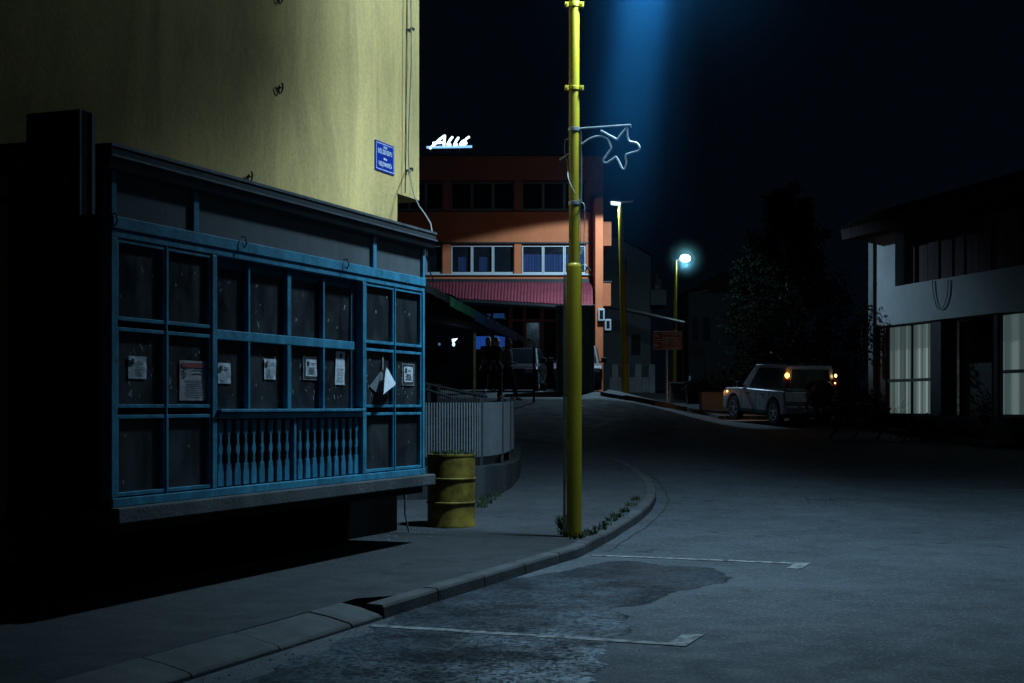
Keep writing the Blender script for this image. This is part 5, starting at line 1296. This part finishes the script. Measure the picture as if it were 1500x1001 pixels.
# right pavement furniture
YL = 47.5
lwz = thing('block_wall', 'low grey block wall below the dark hedge behind the silver car', 'wall', at(1045, 600, 48))
part('wall', M['stonew'], lwz, lambda m: m.box3(at(1028, 601, 48), Vector((1.9, .4, 0)), Vector((-.05, .3, 0)), ZD * (24 * 48 / F)), bevel=.015)
part('coping', M['concrete'], lwz, lambda m: m.box3(at(1027, 577, 47.9), Vector((1.98, .4, 0)), Vector((-.05, .42, 0)), ZD * .06), bevel=.01)
bn = thing('waste_bin', 'dark waste bin standing by the block wall', 'bin', at(1016, 592, 49))
wbx = at(1008, 592, 49); 
part('tub', M['bincol'], bn, lambda m: m.add([wbx, wbx + Vector((.42, 0, 0)), wbx + Vector((.42, .5, 0)), wbx + Vector((0, .5, 0)), wbx + Vector((-.05, -.04, .72)), wbx + Vector((.47, -.04, .72)), wbx + Vector((.47, .54, .72)), wbx + Vector((-.05, .54, .72))], [(0, 3, 2, 1), (4, 5, 6, 7), (0, 1, 5, 4), (1, 2, 6, 5), (2, 3, 7, 6), (3, 0, 4, 7)]), bevel=.02)
part('lid', M['bincol'], bn, lambda m: m.xb(wbx.x - .07, wbx.x + .49, wbx.y - .06, wbx.y + .56, wbx.z + .724, wbx.z + .78), bevel=.02)
cb = thing('stone_block', 'low dark stone wall beside the sign post', 'wall', at(992, 590, 50))
part('wall', M['concrete_d'], cb, lambda m: m.box3(at(982, 590, 50), Vector((.62, .1, 0)), Vector((0, .3, 0)), ZD * .65), bevel=.02)
part('cap', M['concrete_d'], cb, lambda m: m.box3(at(981.5, 562.7, 49.95), Vector((.66, .1, 0)), Vector((0, .4, 0)), ZD * .06), bevel=.01)
mk = tag(MB().tube([at(1011, 575, 52), at(1011, 551, 52)], .045, 8).build('marker_post', M['fence'], smooth=60), 'short pale marker post above the waste bin', 'post')

# ------------------------------------------------------------------ plants
def leaf_quad(m, p, s, q, el=1.8):
    a = Vector((q.gauss(0, 1), q.gauss(0, 1), q.gauss(0, .8) + .5)).normalized(); b = a.cross(Vector((q.gauss(0, 1), q.gauss(0, 1), q.gauss(0, 1)))).normalized()
    m.add([p - a * s * el * .5, p + b * s * .5, p + a * s * el * .5, p - b * s * .5], [(0, 1, 2, 3)])
tq = random.Random(21)
tb = at(1155, 600, 50.5); tb.z = g(tb.x, tb.y)
tree = thing('tree', 'large dark pointed tree behind the silver car', 'tree', tb)
tt = at(1152, 268, 50.5); HT = tt.z - tb.z
part('trunk', M['bark'], tree, lambda m: (m.tube([tb - ZD * .2, tb + ZD * HT * .3, tb + ZD * HT * .6, tb + ZD * HT * .9], [.2, .15, .1, .03], 10), [m.tube([tb + ZD * z, tb + Vector((math.cos(a) * 1.0, math.sin(a) * 1.0, z + .6)), tb + Vector((math.cos(a) * 1.9 * (1 - z / HT * .7), math.sin(a) * 1.9 * (1 - z / HT * .7), z + 1.0))], [.05, .035, .012], 6) for z, a in [(1.2 + .4 * k, k * 2.4) for k in range(13)]]))
def crown(m):
    cl = []
    for k in range(240):
        t = tq.random() ** 1.35; a = tq.uniform(0, 6.283)
        rmax = 2.85 * (1 - t) ** .6 * (1 if t > .12 else .8 + t * 1.7) + .12
        r = rmax * tq.uniform(.35, 1.0); z = .5 + t * (HT - .7)
        cl.append((tb + Vector((r * math.cos(a), r * math.sin(a), z)), tq.uniform(.28, .62) * (1.05 - .5 * t)))
    for c, s in cl:
        for _ in range(105):
            d = Vector((tq.gauss(0, .5), tq.gauss(0, .5), tq.gauss(0, .62))) * s
            leaf_quad(m, c + d, tq.uniform(.055, .115), tq)
part('crown', M['leaf'], tree, crown, fix=False)
def shrub(name, lab, c, rx, ry, rz, n, s, m_=None, seed=1, group=None):
    q = random.Random(seed); c = Vector(c); r_ = thing(name, lab, 'shrub', c, group)
    for _ in range(4): part('stem', M['bark'], r_, lambda m: m.tube([c, c + Vector((q.uniform(-.4, .4) * rx, q.uniform(-.4, .4) * ry, rz * 1.2))], [.03, .012], 6))
    def fo(m):
        for _ in range(n):
            d = Vector((q.gauss(0, 1), q.gauss(0, 1), q.gauss(0, 1))).normalized() * (q.random() ** .4)
            k = 1 + .25 * noise.noise(d * 2.5 + Vector((seed, 0, 0)))
            leaf_quad(m, c + Vector((d.x * rx * k, d.y * ry * k, rz + d.z * rz * k)), q.uniform(.6, 1.2) * s, q)
    part('foliage', m_ or M['leaf2'], r_, fo, fix=False); return r_
hb1 = at(1046, 577, 48.4)
shrub('hedge_bush', 'rounded hedge bush growing above the block wall', hb1 + Vector((0, .5, -.25)), 1.0, .6, .42, 1500, .07, seed=3)
# spreading juniper before the blinds window
jb = at(1290, 606, 36.0); jb.z = g(jb.x, jb.y) - .05
jr = thing('juniper_shrub', 'low spreading juniper with feathery tips before the lit blinds', 'shrub', jb)
def jun(m):
    q = random.Random(9)
    for k in range(150):
        a = q.uniform(0, 6.283); L_ = q.uniform(.4, 1.0)
        base = jb + Vector((q.uniform(-1.5, .2), q.uniform(-.4, .4), .25)); d = Vector((math.cos(a) * .85 + .5, math.sin(a) * .35, q.uniform(.05, .42))).normalized()
        for i in range(26):
            t = i / 26; p = base + d * L_ * t + Vector((0, 0, .1 * t * t)) + Vector((q.gauss(0, .05), q.gauss(0, .05), q.gauss(0, .05))) * (1.1 - t)
            s = .05 * (1.1 - .6 * t); b = d.cross(ZD).normalized() * q.choice((-1, 1)); e = (d * 1.2 + b * .7 + ZD * q.uniform(-.2, .5)).normalized()
            m.add([p, p + e * s * 1.4 + b * s * .3, p + e * s * 3], [(0, 1, 2)])
            m.add([p + ZD * .01, p + e * s * 1.2 + ZD * s * .5, p + e * s * 2.6 + ZD * s], [(0, 1, 2)])
part('foliage', M['leaf2'], jr, jun, fix=False)
for x in (-1.3, -.7, -.1): part('stem', M['bark'], jr, lambda m: m.tube([jb + Vector((x, 0, -.05)), jb + Vector((x + .3, .1, .3))], [.04, .02], 6))
shrub('hedge_bush', 'dark hedge bush between the silver car and the juniper', at(1240, 612, 39) + Vector((0, 0, -.15)), 1.2, .6, .5, 1700, .06, seed=6)

# ------------------------------------------------------------------ white house with blinds
A0 = Vector((10.2, 40.0, 0)); ee = Vector((.226, -.974, 0)).normalized(); nn = Vector((-.974, -.226, 0)).normalized()
def rw(px, py, d=0):   # point on the facade plane (offset d outward)
    return onplane(px, py, A0 + nn * d, nn)
def sv(px, d=0): return (rw(px, 500, d) - A0).dot(ee)
wh_ = thing('white_house', 'white house with red tiled eaves and lit vertical blinds', 'house', (10.8, 38, .8))
def fbx(m, s0, s1, d0, d1, z0, z1): return m.box3(A0 + ee * s0 + nn * d0 + ZD * z0, ee * (s1 - s0), nn * (d1 - d0), ZD * (z1 - z0))
zB1 = rw(1310, 420).z; zB0 = rw(1290, 478).z; zT = rw(1290, 360).z
zb_l = rw(1500, 457).z; sE = 10.0
s1, s2, s3, s4 = sv(1295), sv(1360), sv(1376), sv(1453)
sR = sv(1311)
part('band_wall', M['whitewall'], wh_, lambda m: (fbx(m, 0, sE, -6, 0, zB0, zB1), fbx(m, 0, sR, -6, -.002, zB1 - .01, zT + .4)))
part('upper_recess', M['woodclad'], wh_, lambda m: [fbx(m, sR + .12 + k * .62 + (.12 if k % 3 == 1 else 0), sR + .66 + k * .62, -.5, -.22 - .03 * (k % 2), zB1 - .02, zT + .4) for k in range(14)])
part('upper_back_wall', M['black'], wh_, lambda m: fbx(m, sR, sE, -6, -1.12, zB1 - .02, zT + .4))
part('corner_column', M['greywall'], wh_, lambda m: fbx(m, -.28, -.003, -.4, .05, .3, zT + .4))
part('brown_column', M['brownpost'], wh_, lambda m: fbx(m, 0, s1 - .02, -.4, -.05, .3, zB0 - .003))
part('pillar', M['darkhouse'], wh_, lambda m: fbx(m, s2 + .02, s3, -.5, -.04, .3, zB0 - .003))  # dark render puts the band's shade into the pillar colour
part('porch_back', M['black'], wh_, lambda m: fbx(m, -.2, sE, -6, -1.0, .3, zB0 - .003))
part('pillar', M['darkhouse'], wh_, lambda m: fbx(m, s4, sv(1459), -.5, -.04, .3, zB0 - .003))
part('plinth', M['black'], wh_, lambda m: fbx(m, -.2, sE, -.6, .06, .0, rw(1328, 608).z - .02))
def blinds(s0, s1_, z0, z1, dim):
    def mk_(nm):
        m = MB(); n = int((s1_ - s0) / .075); q = random.Random(int(s0 * 100)); vals = []
        for k in range(n):
            a = s0 + (s1_ - s0) * k / n; b = a + (s1_ - s0) / n * .94
            v = (.05, .1, .2, .36, .7, 1.15)[min(5, int(q.random() * 6))] * (.6 + .5 * noise.noise(Vector((k * .3, s0, 0)))) * dim(k / n)
            zs = z1 - .62 - .05 * q.random()
            for za, zb_, kk in ((z0, zs, 1.0), (zs, z1, .42)):
                m.quad(A0 + ee * a + nn * (-.16) + ZD * za, A0 + ee * b + nn * (-.19) + ZD * za, A0 + ee * b + nn * (-.19) + ZD * zb_, A0 + ee * a + nn * (-.16) + ZD * zb_); vals.append(v * kk)
        o = m.build(nm, M['blinds'], wpar, fix=False)
        at_ = o.data.attributes.new('slat', 'FLOAT', 'FACE'); at_.data.foreach_set('value', vals); return o
    return mk_
zw1 = zB0 - .02; zw0 = rw(1328, 608).z
def window(s0, s1_, dim, zmid):
    global wpar
    def fr(m):
        f = .04
        fbx(m, s0, s1_, -.14, -.08, zw0 - .1, zw0 + f); fbx(m, s0, s1_, -.14, -.08, zw1 - f, zw1); fbx(m, s0, s1_, -.139, -.079, zmid - .04, zmid + .04)
        mid_ = s0 + (s1_ - s0) * .56
        for s_ in (s0, mid_ - f / 2, s1_ - f): fbx(m, s_, s_ + f, -.138, -.078, zw0 + f, zw1 - f)
    wn = part('window', M['fence_d'], wh_, fr); wpar = wn
    blinds(s0 + .04, s1_ - .04, zw0, zw1 - .03, dim)('blind')
    part('room_wall', M['greywall'], wn, lambda m: fbx(m, s0, s1_, -.9, -.88, zw0, zw1))
    return wn
zm_ = rw(1330, 557).z
window(s1, s2 + .02, lambda t: .5 + .65 * t, zm_)
window(sv(1459) + .01, sv(1459) + 2.6, lambda t: .38, zm_ + .12)
# eaves: two stepped overhangs
part('roof', M['redroof'], wh_, lambda m: (m.prism([(.55, zT + .28), (.6, zT + .55), (-.1, zT + .95), (-6, zT + 2.6), (-6, zT + .3), (.0, zT + .3)], A0 - ee * .9, nn, ZD, ee * (sE + .9))))
part('roof_tile_row', M['redroof'], wh_, lambda m: [m.tube([A0 + ee * s_ + nn * .58 + ZD * (zT + .57), A0 + ee * s_ + nn * -.1 + ZD * (zT + .97)], .07, 6) for s_ in [-.8 + .22 * k for k in range(48)]])
cb_ = rw(1368, 414, .03); part('hanging_cable', M['cable_d'], wh_, lambda m: m.tube(smooth_path([rw(1366, 411, .03), rw(1367, 428, .03), rw(1371, 446, .03), rw(1376, 453, .03), rw(1383, 447, .03), rw(1388, 430, .03), rw(1389, 410, .03)]), .012, 6))
# creeper at the corner and plants by the second window
shrub('creeper', 'dark creeper climbing the corner of the white house', A0 + nn * .2 - ee * .2 + ZD * 2.6, .3, .3, .95, 500, .055, seed=12)
shrub('window_plant', 'small leafy plant before the second blinds window', A0 + ee * (sv(1459) + .1) + nn * .35 + ZD * .8, .18, .18, .55, 260, .05, seed=14)
shrub('hedge_bush', 'low dark bush in front of the porch pillars', A0 + ee * 4.6 + nn * .7 + ZD * .45, 1.3, .5, .42, 1300, .055, seed=15)

# ------------------------------------------------------------------ world, camera, render settings
w = bpy.data.worlds.new('World'); scn.world = w; w.use_nodes = True; nt = w.node_tree
bg = nt.nodes.get('Background') or nt.nodes.new('ShaderNodeBackground')
bg.inputs[0].default_value = (.18, .42, .85, 1); bg.inputs[1].default_value = .0038
cam = bpy.data.cameras.new('camera'); co = bpy.data.objects.new('camera', cam); COL.objects.link(co)
cam.lens = 50; cam.sensor_width = 36; cam.shift_y = (HY - 500.5) / 1500; cam.clip_end = 1000; cam.clip_start = .1
co.location = (0, 0, H); co.rotation_euler = (R(90), 0, 0); scn.camera = co
scn.view_settings.view_transform = 'Standard'; scn.view_settings.look = 'None'; scn.view_settings.exposure = 0; scn.view_settings.gamma = 1
scn.render.engine = 'CYCLES'; cy = scn.cycles
cy.use_denoising = True; cy.max_bounces = 5; cy.volume_bounces = 0; cy.sample_clamp_indirect = 3; cy.sample_clamp_direct = 0
cy.use_adaptive_sampling = True; cy.adaptive_threshold = .005; cy.caustics_reflective = False; cy.caustics_refractive = False
